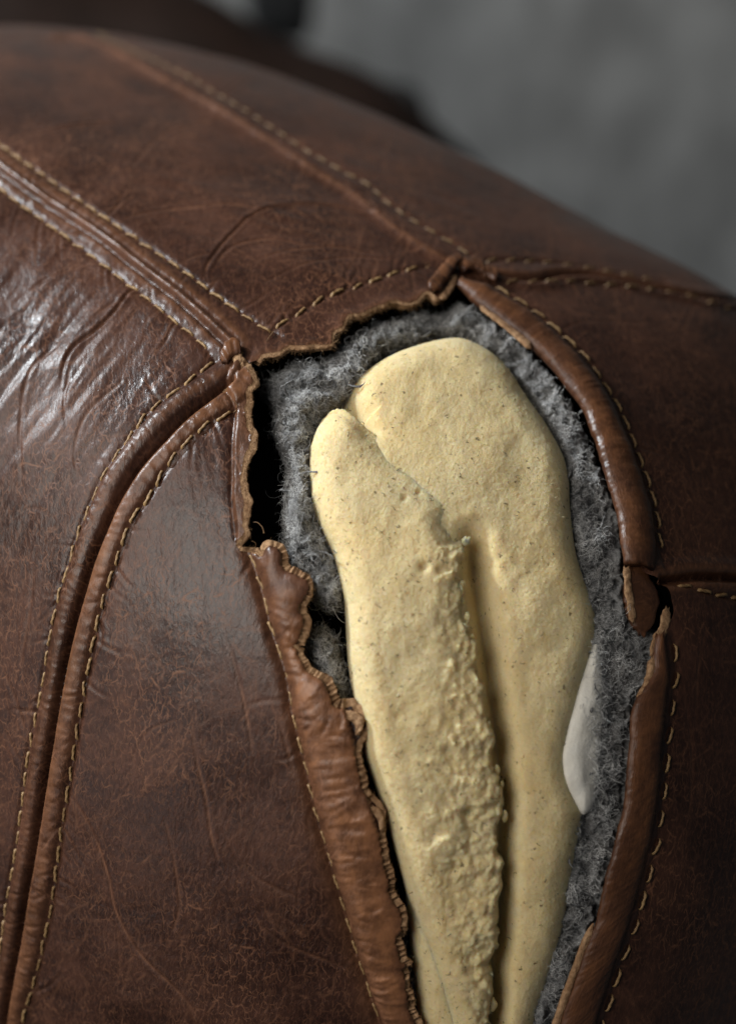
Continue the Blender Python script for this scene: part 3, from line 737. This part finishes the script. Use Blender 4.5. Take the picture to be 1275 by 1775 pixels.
FOAM_L = [(536, 768), (549, 734), (566, 712), (590, 706), (614, 722), (640, 744), (690, 775), (730, 800), (765, 832), (793, 856), (808, 900), (806, 950), (800, 992), (806, 1050), (812, 1092), (830, 1120), (828, 1160), (840, 1200), (850, 1260), (852, 1330), (873, 1352), (877, 1412), (861, 1440), (866, 1500), (863, 1560), (866, 1600), (858, 1650), (853, 1700), (850, 1775), (845, 1900), (842, 2060), (812, 2060), (790, 1850), (770, 1775), (735, 1664), (706, 1566), (666, 1418), (632, 1319), (612, 1216), (602, 1146), (597, 1048), (577, 963), (554, 908), (538, 853)]
RIDGE = np.array([(800, 858), (765, 868), (745, 905), (740, 950), (745, 1000), (748, 1080), (755, 1150), (742, 1240), (712, 1310), (700, 1370), (704, 1450), (722, 1540), (752, 1630), (790, 1710), (815, 1775), (830, 1900), (838, 2060)], float)
EDGE_R = np.array([(793, 856), (808, 900), (806, 950), (800, 992), (806, 1050), (812, 1092), (830, 1120), (828, 1160), (840, 1200), (850, 1260), (852, 1330), (873, 1352), (877, 1412), (861, 1440), (866, 1500), (863, 1560), (866, 1600), (858, 1650), (853, 1700), (850, 1775), (845, 1900), (842, 2060)], float)
EDGE_T = np.array(FOAM_L[3:11], float)
EDGE_J = ragged([tuple(p) for p in EDGE_R], step=4, amp=7, seed=31)
FOAM_LJ = FOAM_L[:9] + [tuple(p) for p in EDGE_J] + FOAM_L[31:]
def foam_n(X, Y): return fbm(X / 70, Y / 90, 400, 3) * .8 + fbm(X / 9, Y / 9, 404, 3) * .10 + np.random.default_rng(5).normal(0, .035, X.shape)
def foam_r(X, Y, sd):
    h = .6 + dome(sd, 54, 7.5)
    d, sc_ = seg_dist(X, Y, CLEFT); h -= (9.0 * np.exp(-(d / 21) ** 2) + 1.4 * np.exp(-(d / 70) ** 2)) * sstep(5, 110, sc_)
    d, s = seg_dist(X, Y, CREASE_TOP); h -= (7 * (1 - sstep(40, 150, s)) + .25 * (1 - sstep(120, 200, s))) * np.exp(-(d / np.where(s < 90, 22, 12)) ** 2)
    return h + foam_n(X, Y)
def worley(x, y, seed):
    r = np.random.default_rng(seed); J = r.random((64, 64, 2)); xi = np.floor(x).astype(int); yi = np.floor(y).astype(int); d = np.full(x.shape, 9.)
    for a in (-1, 0, 1):
        for b in (-1, 0, 1):
            j = J[(yi + b) & 63, (xi + a) & 63]; d = np.minimum(d, np.hypot(xi + a + j[..., 0] - x, yi + b + j[..., 1] - y))
    return d
def foam_l(X, Y, sd):
    dT, _ = seg_dist(X, Y, EDGE_T); dR, sR = seg_dist(X, Y, EDGE_J); dG, _ = seg_dist(X, Y, RIDGE)
    torn = inside(X, Y, np.vstack([RIDGE, EDGE_J[::-1]]))
    sdl = np.where(sd > 0, np.minimum(1e3, sd), sd)
    # left outline only for the soft dome
    LE = np.array(FOAM_L[31:] + FOAM_L[:3], float); dL, _ = seg_dist(X, Y, LE); dL = np.where(sd < 0, -dL, dL)
    mrg = (1 - sstep(0, 85, dT)) * sstep(600, 680, X)
    h = 2.9 + dome(dL, 56, 9) - 2.2 * (1 - sstep(0, 26, dT)) * (1 - sstep(600, 700, X)) - 3.5 * mrg
    u_ = dG / (dG + np.abs(dR) + 1e-3)
    rough = fbm(X / 34, Y / 30, 420, 4, .55) * 1.5 + fbm(X / 12, Y / 12, 425, 3, .55) * .3 + 1.2 * (.45 - worley((X + 14 * fbm(X / 30, Y / 30, 428, 2)) / 21, (Y + 14 * fbm(X / 30, Y / 30, 429, 2)) / 24, 430)) + .2 * (.45 - worley(X / 8, Y / 8.5, 431))
    slope = np.where(torn, -(u_ ** 1.5) * 2.2 + rough * np.clip((u_ - .06) * 2.2, 0, 1) + .9 * np.exp(-((u_ - .93) / .09) ** 2) * vnoise(Y / 17, X * 0, 433), 0)
    slope *= sstep(0, 60, sR)
    slope -= 1.6 * (1 - sstep(0, 7, dR)) * sstep(20, 90, sR)
    h += slope + foam_n(X, Y)
    pits = np.zeros_like(X)
    for (cx, cy, r, dp) in [(727, 798, 9, 1.2), (733, 985, 8, 1.3), (762, 990, 6, .9), (700, 866, 6, .6), (725, 855, 5, .5), (790, 930, 7, 1.0), (690, 1240, 6, .5), (775, 1300, 10, 1.2), (812, 1410, 8, 1.2)]:
        pits += dp * np.exp(-((X - cx) ** 2 + (Y - cy) ** 2) / r ** 2)
    return h - pits
FR = relief('foam_block', FOAM_R, foam_r, M_FOAM, ROOT, 2.2); FR['o']['label'] = 'right lobe of pale yellow foam'
FLB = relief('foam_block', FOAM_LJ, foam_l, M_FOAM, ROOT, 1.8, 7, 1.5); FLB['o']['label'] = 'left lobe of pale yellow foam with a ragged torn side'

# crumbs along the torn side of the left lobe
def crumbs(line, cnt, rlo, rhi, parent, seed):
    r = np.random.default_rng(seed); q = smooth_line([tuple(p) for p in line], 4); Vs, Fs = [], []; base = 0
    th = np.linspace(0.15, math.pi - .15, 9)[:, None]; ph = np.linspace(0, 2 * math.pi, 14, endpoint=False)[None]
    d = np.stack([np.sin(th) * np.cos(ph), np.sin(th) * np.sin(ph), np.cos(th) + 0 * ph], -1); F = grid_faces(9, 14, wrap=True)
    for k in range(cnt):
        p = q[int(r.integers(8, len(q) - 4))] + np.array([-abs(r.normal(0, 16)) + 3, r.normal(0, 4)])
        c = hit(p[None])[0]; n = base_normal(c[None])[0]; c = c + n * (-.2 - 1.6 * min(1, max(0, (p[0] - 760) / 110))) / 1000
        R = r.uniform(rlo, rhi) * (.6 if r.random() < .6 else 1)
        nz = 1 + .42 * fbm(d[..., 0] * 1.7 + k * 3.1, d[..., 1] * 1.7 + d[..., 2] * 1.3 + k, seed, 3, .6) + .12 * vnoise(d[..., 0] * 7 + k, d[..., 1] * 7 + d[..., 2] * 5, seed + 3)
        sc = np.array([r.uniform(.6, 1.1), r.uniform(.5, 1.0), r.uniform(.8, 1.7)])
        Vs.append((c + d * nz[..., None] * sc * R / 1000).reshape(-1, 3)); Fs.append(F + base); base += d.shape[0] * d.shape[1]
    o = mesh_obj('foam_crumbs', np.vstack(Vs), np.vstack(Fs), M_FOAM, parent); o['kind'] = 'stuff'
crumbs(EDGE_R, 80, .6, 1.5, FLB['o'], 77)

BAT = [
 ([(448, 650), (470, 622), (520, 604), (560, 600), (590, 575), (640, 540), (700, 520), (760, 512), (800, 505), (830, 530), (862, 580), (850, 600), (815, 578), (775, 566), (735, 574), (690, 590), (652, 608), (640, 642), (618, 672), (570, 684), (520, 672), (480, 694)], -1.2, 40, 12, 500),
 ([(470, 705), (492, 672), (530, 655), (575, 668), (594, 688), (565, 702), (550, 732), (536, 780), (542, 850), (557, 910), (582, 965), (600, 1030), (590, 1052), (565, 1056), (540, 1040), (520, 1012), (498, 985), (488, 950), (487, 880), (493, 800), (476, 745)], -1.5, 36, 12, 510),
 ([(536, 1088), (560, 1084), (580, 1115), (592, 1160), (606, 1215), (612, 1262), (590, 1240), (560, 1200), (535, 1150), (522, 1112)], -4.0, 30, 10, 520),
 ([(785, 515), (800, 556), (850, 590), (905, 640), (945, 705), (975, 765), (988, 830), (990, 900), (1000, 960), (1018, 1050), (1020, 1120), (1000, 1200), (990, 1300), (998, 1380), (993, 1440), (980, 1530), (965, 1620), (940, 1705), (915, 1775), (885, 1890), (985, 1890), (1010, 1775), (1045, 1670), (1065, 1600), (1085, 1530), (1105, 1440), (1112, 1350), (1120, 1240), (1146, 1180), (1165, 1110), (1150, 1085), (1120, 1080), (1110, 1000), (1095, 950), (1080, 880), (1050, 800), (1020, 720), (970, 640), (910, 580), (850, 530), (810, 500)], -3.0, 22, 7, 530),
 ([(690, 1610), (700, 1640), (712, 1690), (738, 1760), (765, 1850), (735, 1830), (712, 1770), (700, 1700)], -4.5, 14, 6, 540),
]
BATS = []
for poly, h0, R, drop, sd_ in BAT:
    def hf(X, Y, sd, h0=h0, R=R, drop=drop, sd_=sd_):
        lump = fbm(X / 30, Y / 36, sd_, 3) * 3.0 + np.abs(fbm(X / 17, Y / 19, sd_ + 5, 3)) * -4.2 + .8 + fbm(X / 5, Y / 5, sd_ + 9, 2) * .35
        dt = seg_dist(X, Y, TOPR[::6])[0] if sd_ == 500 else 99
        return h0 + dome(sd, R, drop) + lump - 5.5 * (1 - sstep(8, 52, dt)) * (sd_ == 500)
    r = relief('batting', poly, hf, M_FELT, ROOT, 2.6); BATS.append(r)
for r, l in zip(BATS, ['batting roll under the torn top edge', 'lumpy batting column left of the foam', 'small tuft of batting by the torn lip', 'long batting layer between foam and welt', 'batting shreds at the bottom of the tear']):
    r['o']['label'] = l
def liner_h(X, Y, sd):
    return -.3 + dome(sd, 40, 2.0) + fbm(X / 25, Y / 45, 560, 2) * .5 - (X - 1015) * .012
LIN = relief('liner', [(1036, 1104), (1006, 1190), (984, 1270), (976, 1322), (986, 1368), (1010, 1412), (1030, 1396), (1041, 1335), (1047, 1260), (1047, 1200), (1044, 1140)], liner_h, M_WHITE, ROOT, 2.2)
q_ = np.argwhere((LIN['sd'] > -2) & (LIN['X'] > 1028)); q_ = q_[rng.integers(0, len(q_), 420)]; st = LIN['V'][q_[:, 0], q_[:, 1]]; vw = CAM - st; vw /= np.linalg.norm(vw, axis=1)[:, None]
LIN_FIB = (st, vw)
LIN['o']['label'] = 'smooth white scrap of inner liner beside the foam'

# ------------------------------------------------------------------ loose fibres
def fibres(name, starts, normals, mat, parent, length, rad, curl, seg=5, lift=.5, dirs=None, spread=1.0, tint=None):
    n = len(starts); r = np.random.default_rng(sum(map(ord, name)) + n)
    d = r.normal(size=(n, 3)) if dirs is None else dirs + r.normal(size=(n, 3)) * spread
    d -= normals * (d * normals).sum(1)[:, None] * (1 - lift); d /= np.linalg.norm(d, axis=1)[:, None] + 1e-9
    L = length * r.uniform(.45, 1.3, n); step = L / seg
    pts = [starts]; rot = r.normal(size=(n, 3)); dd = d
    for k in range(seg):
        dd = dd + np.cross(rot, dd) * curl + r.normal(size=(n, 3)) * curl * .45
        dd -= normals * np.clip((dd * normals).sum(1) - lift, 0, None)[:, None] * .6
        dd /= np.linalg.norm(dd, axis=1)[:, None]; pts.append(pts[-1] + dd * step[:, None])
    C = np.stack(pts, 1); T = np.gradient(C, axis=1); T /= np.linalg.norm(T, axis=2)[..., None] + 1e-12
    up = np.where(np.abs(T[..., 2:]) < .9, np.array([0, 0, 1.]), np.array([1., 0, 0]))
    A = np.cross(T, up); A /= np.linalg.norm(A, axis=2)[..., None] + 1e-12; B = np.cross(T, A)
    rr = (rad * r.uniform(.6, 1.35, n))[:, None] * (np.linspace(1, .45, seg + 1)[None] if rad < .0003 else np.sin(np.linspace(.15, math.pi - .1, seg + 1))[None] * (1 + .3 * r.normal(size=(n, seg + 1))))
    V = np.stack([C + (A * math.cos(a) + B * math.sin(a)) * rr[..., None] for a in (0, 2.094, 4.189)], 2)
    base = (np.arange(n) * (seg + 1) * 3)[:, None, None, None]; k = np.arange(seg)[None, :, None, None] * 3; s = np.arange(3)[None, None, :, None]
    s2 = (s + 1) % 3
    F = np.concatenate([base + k + s, base + k + s2, base + k + 3 + s2, base + k + 3 + s], -1).reshape(-1, 4)
    ti = np.repeat(r.beta(1.6, 1.9, n) if tint is None else tint(r, n), (seg + 1) * 3)
    o = mesh_obj(name, V.reshape(-1, 3), F, mat, parent, {'tint': ti}); o['kind'] = 'stuff'
    return o
for r, cnt in zip(BATS, (4800, 4800, 1300, 9000, 500)):
    V, sd = r['V'], r['sd']; Nn = np.cross(np.gradient(V, axis=1), np.gradient(V, axis=0)); Nn /= np.linalg.norm(Nn, axis=2)[..., None] + 1e-15
    vw = CAM - V; Nn *= np.sign((Nn * vw).sum(-1))[..., None]
    cover = np.interp(r['Y'], [500] + [p[1] for p in GL] + [1040, 1090] + [p[1] for p in JL], [790] + [p[0] for p in GL] + [1078, 1100] + [p[0] for p in JL]) - 10
    ok = np.argwhere((sd > -3) & ((r['X'] < cover) | ((r is not BATS[3]) & (r is not BATS[0])))); ii = ok[rng.integers(0, len(ok), cnt)]
    st = V[ii[:, 0], ii[:, 1]]; nn = Nn[ii[:, 0], ii[:, 1]]
    px_, py_ = r['X'][ii[:, 0], ii[:, 1]], r['Y'][ii[:, 0], ii[:, 1]]
    pat = np.clip(.5 + 1.1 * fbm(px_ / 38, py_ / 38, 710, 3), 0, 1)
    an = 1.5 + 2.4 * fbm(r['X'][ii[:, 0], ii[:, 1]] / 55, r['Y'][ii[:, 0], ii[:, 1]] / 55, 700, 2)
    fl = np.cos(an)[:, None] * RGT + np.sin(an)[:, None] * UPV
    fibres('wool_fibres', st + nn * .0001, nn, M_FIB, r['o'], .0036, .000046, .75, 5, .22, fl, .6, tint=lambda r_, n_, pat=pat: np.clip(.75 * pat + r_.normal(0, .22, n_) + .05, 0, 1))
    nc_ = max(12, cnt // 60)
    fibres('wool_clumps', st[-nc_:] - nn[-nc_:] * .0001, nn[-nc_:], M_FELT, r['o'], .0080, .00034, .5, 9, .12, fl[-nc_:], .5)
    k = max(30, cnt // 40)
    fibres('wool_fibres', st[:k] + nn[:k] * .0002, nn[:k], M_FIB, r['o'], .0065, .000042, .5, 7, .55, tint=lambda r, n: r.uniform(.4, 1, n))
fibres('wool_fibres', LIN_FIB[0] + LIN_FIB[1] * .0002, LIN_FIB[1], M_FIB, LIN['o'], .0038, .000044, .5, 5, .2)
for (S, inw, n), cnt, par in ((E_TOP, 900, PANELS[1]), (E_LOW, 1500, PANELS[2]), (E_STRIP, 700, PANELS[2])):
    k = rng.integers(3, len(S) - 3, cnt)
    fibres('leather_fibres', S[k] + inw[k] * .0006 - n[k] * rng.uniform(0, .0018, cnt)[:, None], n[k], M_TANFIB, par, .0013, .00004, .35, 3, 1.0, inw[k], .8)
M_FUZZ = fibre_mat('foam_fuzz', (.55, .43, .20), (.85, .76, .52), .5)
for r, cnt in ((FR, 11000), (FLB, 12000)):
    V, sd = r['V'], r['sd']; ok = np.argwhere(sd > -2); ii = ok[rng.integers(0, len(ok), cnt)]
    st = V[ii[:, 0], ii[:, 1]]; Nn = np.cross(np.gradient(V, axis=1), np.gradient(V, axis=0)); Nn /= np.linalg.norm(Nn, axis=2)[..., None] + 1e-15
    Nn *= np.sign((Nn * (CAM - V)).sum(-1))[..., None]; nn = Nn[ii[:, 0], ii[:, 1]]
    fibres('foam_fuzz', st - nn * .00005, nn, M_FUZZ, r['o'], .0009, .000034, .5, 2, .9)
# specks and short dark hairs caught on the foam
for r, cnt in ((FR, 260), (FLB, 260)):
    V, sd = r['V'], r['sd']; ok = np.argwhere(sd > 12); ii = ok[rng.integers(0, len(ok), cnt)]
    st = V[ii[:, 0], ii[:, 1]]; vw = CAM - st; vw /= np.linalg.norm(vw, axis=1)[:, None]
    fibres('foam_specks', st + vw * .00006, vw, M_DARKFIB, r['o'], .0012, .00008, .7, 4, .05)

# ------------------------------------------------------------------ stitches: every one its own piece of twisted thread
def stitch_mesh(L, rad, seed, mat=None):
    r = np.random.default_rng(seed); n, m = 15, 9; t = np.linspace(-1, 1, n); th = np.linspace(0, 2 * math.pi, m, endpoint=False)
    V = np.zeros((n, m, 3)); bend = r.normal() * .02
    for i, x in enumerate(t):
        z = .55 * rad * 2 * (1 - x ** 4) - rad * 1.5 * max(0, abs(x) - .72) / .28 - rad * .15
        rr = rad * (1 - .35 * max(0, abs(x) - .8) / .2)
        k = rr * (1 + .20 * np.cos(2 * th - x * L / rad * .62)) 
        V[i, :, 0] = x * L / 2; V[i, :, 1] = k * np.cos(th) + bend * L * (1 - x * x) + .16 * rad * x; V[i, :, 2] = k * np.sin(th) * .9 + z
    me = bpy.data.meshes.new('stitch'); me.from_pydata((V.reshape(-1, 3) / 1000).tolist(), [], grid_faces(n, m, wrap=True).tolist() + [list(range(m))[::-1], [(n - 1) * m + j for j in range(m)]])
    me.polygons.foreach_set('use_smooth', [True] * len(me.polygons)); me.materials.append(mat or M_THREAD); me.update(); return me
STM = [stitch_mesh(4.4, .33, k) for k in range(5)]
STM2 = [stitch_mesh(4.4, .33, k, M_THREAD2) for k in range(5)]
def stitch_run(px, parent, pitch=5.2, scale=1.0, lift=0.0, slant=.10, skip=(), meshes=None):
    q = line3(px, .2); seg = max(1, int(pitch / .2))
    for k, i in enumerate(range(seg // 2, len(q) - seg // 2, seg)):
        if k in skip: continue
        a, c, b = q[i - seg // 3], q[i], q[i + seg // 3]
        n = base_normal(c); pp = project(c[None])[0]
        if not (-25 < pp[0] < 1300 and -25 < pp[1] < 1800): continue
        h = bil(H, to_ab(c[None]))[0] + .10 + lift
        T = b - a; T /= np.linalg.norm(T); Bv = np.cross(n, T)
        an = slant + rng.normal() * .09; T2 = T * math.cos(an) + Bv * math.sin(an); B2 = np.cross(n, T2)
        o = bpy.data.objects.new('stitch', (meshes or STM)[int(rng.integers(0, 5))]); COL.objects.link(o)
        o.parent = parent
        s = scale * rng.uniform(.86, 1.08)
        M = Matrix(((T2[0] * s, B2[0] * s, n[0] * s, 0), (T2[1] * s, B2[1] * s, n[1] * s, 0), (T2[2] * s, B2[2] * s, n[2] * s, 0), (0, 0, 0, 1)))
        c2 = c + n * h / 1000; M.translation = Vector(c2); o.matrix_basis = M
stitch_run(A1, PANELS[1], 5.2); stitch_run(A2, PANELS[0], 5.2)
stitch_run(B1, PANELS[4], 5.4, .85, -.1, meshes=STM2)
stitch_run(C1, PANELS[0], 5.0); stitch_run(C2, PANELS[2], 5.2, 1.05)
stitch_run(D1, PANELS[1], 6.0, 1.12)
stitch_run(F1, PANELS[2], 5.6, .95, -.15)
stitch_run(G1, PANELS[3], 5.4, 1.0, .35); stitch_run(H1, PANELS[4], 6.0, .9, 0, .2, meshes=STM2); stitch_run(H2, PANELS[3], 6.4, .95, 0, .2, meshes=STM2)
stitch_run(I1, PANELS[5], 6.2, 1.15); stitch_run(J1, PANELS[5], 6.6, 1.0, .3, -.12)

for p_, d_, par in (((432, 950), (10, 26), PANELS[2]), ((474, 572), (-12, 20), PANELS[1]), ((738, 462), (16, 14), PANELS[1]), ((404, 712), (12, 6), PANELS[2]), ((458, 925), (-8, -50), PANELS[2])):
    c = skin(np.array([p_], float))[0]; c2 = skin(np.array([(p_[0] + d_[0], p_[1] + d_[1])], float))[0]; n_ = base_normal(c)
    o = fibres('loose_thread', c + n_ * .0003, n_, M_TANFIB, par, .006, .00016, .45, 8, .5, (c2 - c) / np.linalg.norm(c2 - c), .15)
    del o['kind']
# ------------------------------------------------------------------ behind the arm
def at(px, d):
    r = pix_ray(np.array([px], float))[0]; return CAM + r * d / (r @ FWD)
# dark back of the sofa: a long padded roll with a welt along it
a_, b_ = at((-820, -560), 1.22), at((980, 300), 1.12)
ax = b_ - a_; Ln = np.linalg.norm(ax); ax /= Ln
sidev = np.cross(ax, FWD); sidev /= np.linalg.norm(sidev)
if sidev @ UPV > 0: sidev = -sidev
front = np.cross(sidev, ax); front /= np.linalg.norm(front)
if front @ FWD > 0: front = -front
ns, nc = 120, 40
V = np.zeros((ns, nc, 3)); th = np.linspace(0, 2 * math.pi, nc, endpoint=False)
for i, t in enumerate(np.linspace(0, 1, ns)):
    e = (1 - (2 * t - 1) ** 10) ** .5
    c = a_ + ax * Ln * t + sidev * .085
    for k, q in enumerate(th):
        cx, cy = math.cos(q), math.sin(q)
        V[i, k] = c + e * (1 + .02 * math.sin(t * 40 + 2 * q)) * (sidev * math.copysign(abs(cx) ** .75, cx) * .085 + front * math.copysign(abs(cy) ** .75, cy) * .06)
BR = mesh_obj('backrest', V.reshape(-1, 3), grid_faces(ns, nc, wrap=True), M_BACK, ROOT); BR['label'] = 'dark blurred sofa back behind the torn arm'
V = np.zeros((ns, 10, 3)); th = np.linspace(0, 2 * math.pi, 10, endpoint=False)
for i, t in enumerate(np.linspace(.01, .99, ns)):
    c = a_ + ax * Ln * t + sidev * .085 + front * .062
    for k, q in enumerate(th): V[i, k] = c + (sidev * math.cos(q) + front * math.sin(q)) * .004
mesh_obj('welt', V.reshape(-1, 3), grid_faces(ns, 10, wrap=True), M_BACK, BR)

def rounded(name, c, ex, ey, ez, hx, hy, hz, n, mat, label, cat):
    th = np.linspace(-math.pi / 2, math.pi / 2, 24)[:, None]; ph = np.linspace(-math.pi, math.pi, 48, endpoint=False)[None]
    d = np.stack([np.cos(th) * np.cos(ph), np.cos(th) * np.sin(ph), np.sin(th) + 0 * ph], -1)
    r = 1 / ((np.abs(d[..., 0] / hx) ** n + np.abs(d[..., 1] / hy) ** n + np.abs(d[..., 2] / hz) ** n) ** (1 / n))
    d = d * r[..., None]; V = c + d[..., :1] * ex + d[..., 1:2] * ey + d[..., 2:] * ez
    o = mesh_obj(name, V.reshape(-1, 3), grid_faces(24, 48, wrap=True), mat); tag(o, label, cat); return o
rounded('black_gap_upright', at((486, -104), 1.38), RGT, np.array([0, 1., 0]), np.array([0, 0, 1.]), .017, .017, .030 + .02, 6, M_BLACK, 'black upright stand-in for a dark gap behind the sofa back', 'stand-in')  # invented black solid in place of a dark gap above the backrest
rounded('black_gap_low', at((676, 214), 1.25), RGT, np.array([0, 1., 0]), np.array([0, 0, 1.]), .017, .05, .013, 2.6, M_BLACK, 'low black stand-in for the dark gap between sofa back and armrest top', 'cushion')  # invented black solid, gives the gap beside the arm its darkness

def wall_mat():
    m, nt, b = nodes('grey_plaster'); g = G(nt)
    v = g.map((1, 1, .45))
    n1 = g.noise(44, 4, .5, vec=v); n2 = g.noise(60, 4, .6, vec=v)
    c = g.mix(g.ramp(n1, .38, .62), (.17, .166, .158), (.28, .274, .262)); c = g.mix(g.ramp(n2, .35, .7, 0, .5), c, (.15, .147, .14))
    nt.links.new(c, b.inputs['Base Color']); b.inputs['Roughness'].default_value = .9
    nt.links.new(g.bump(n2, .004, .6), b.inputs['Normal']); return m
yy = 1.05
w = mesh_obj('wall', [(-3, yy, -1.6), (3, yy, -1.6), (3, yy, 1.8), (-3, yy, 1.8)], [[0, 1, 2, 3]], wall_mat(), None, None, False)
tag(w, 'mottled grey wall out of focus behind the sofa', 'wall', kind='structure')
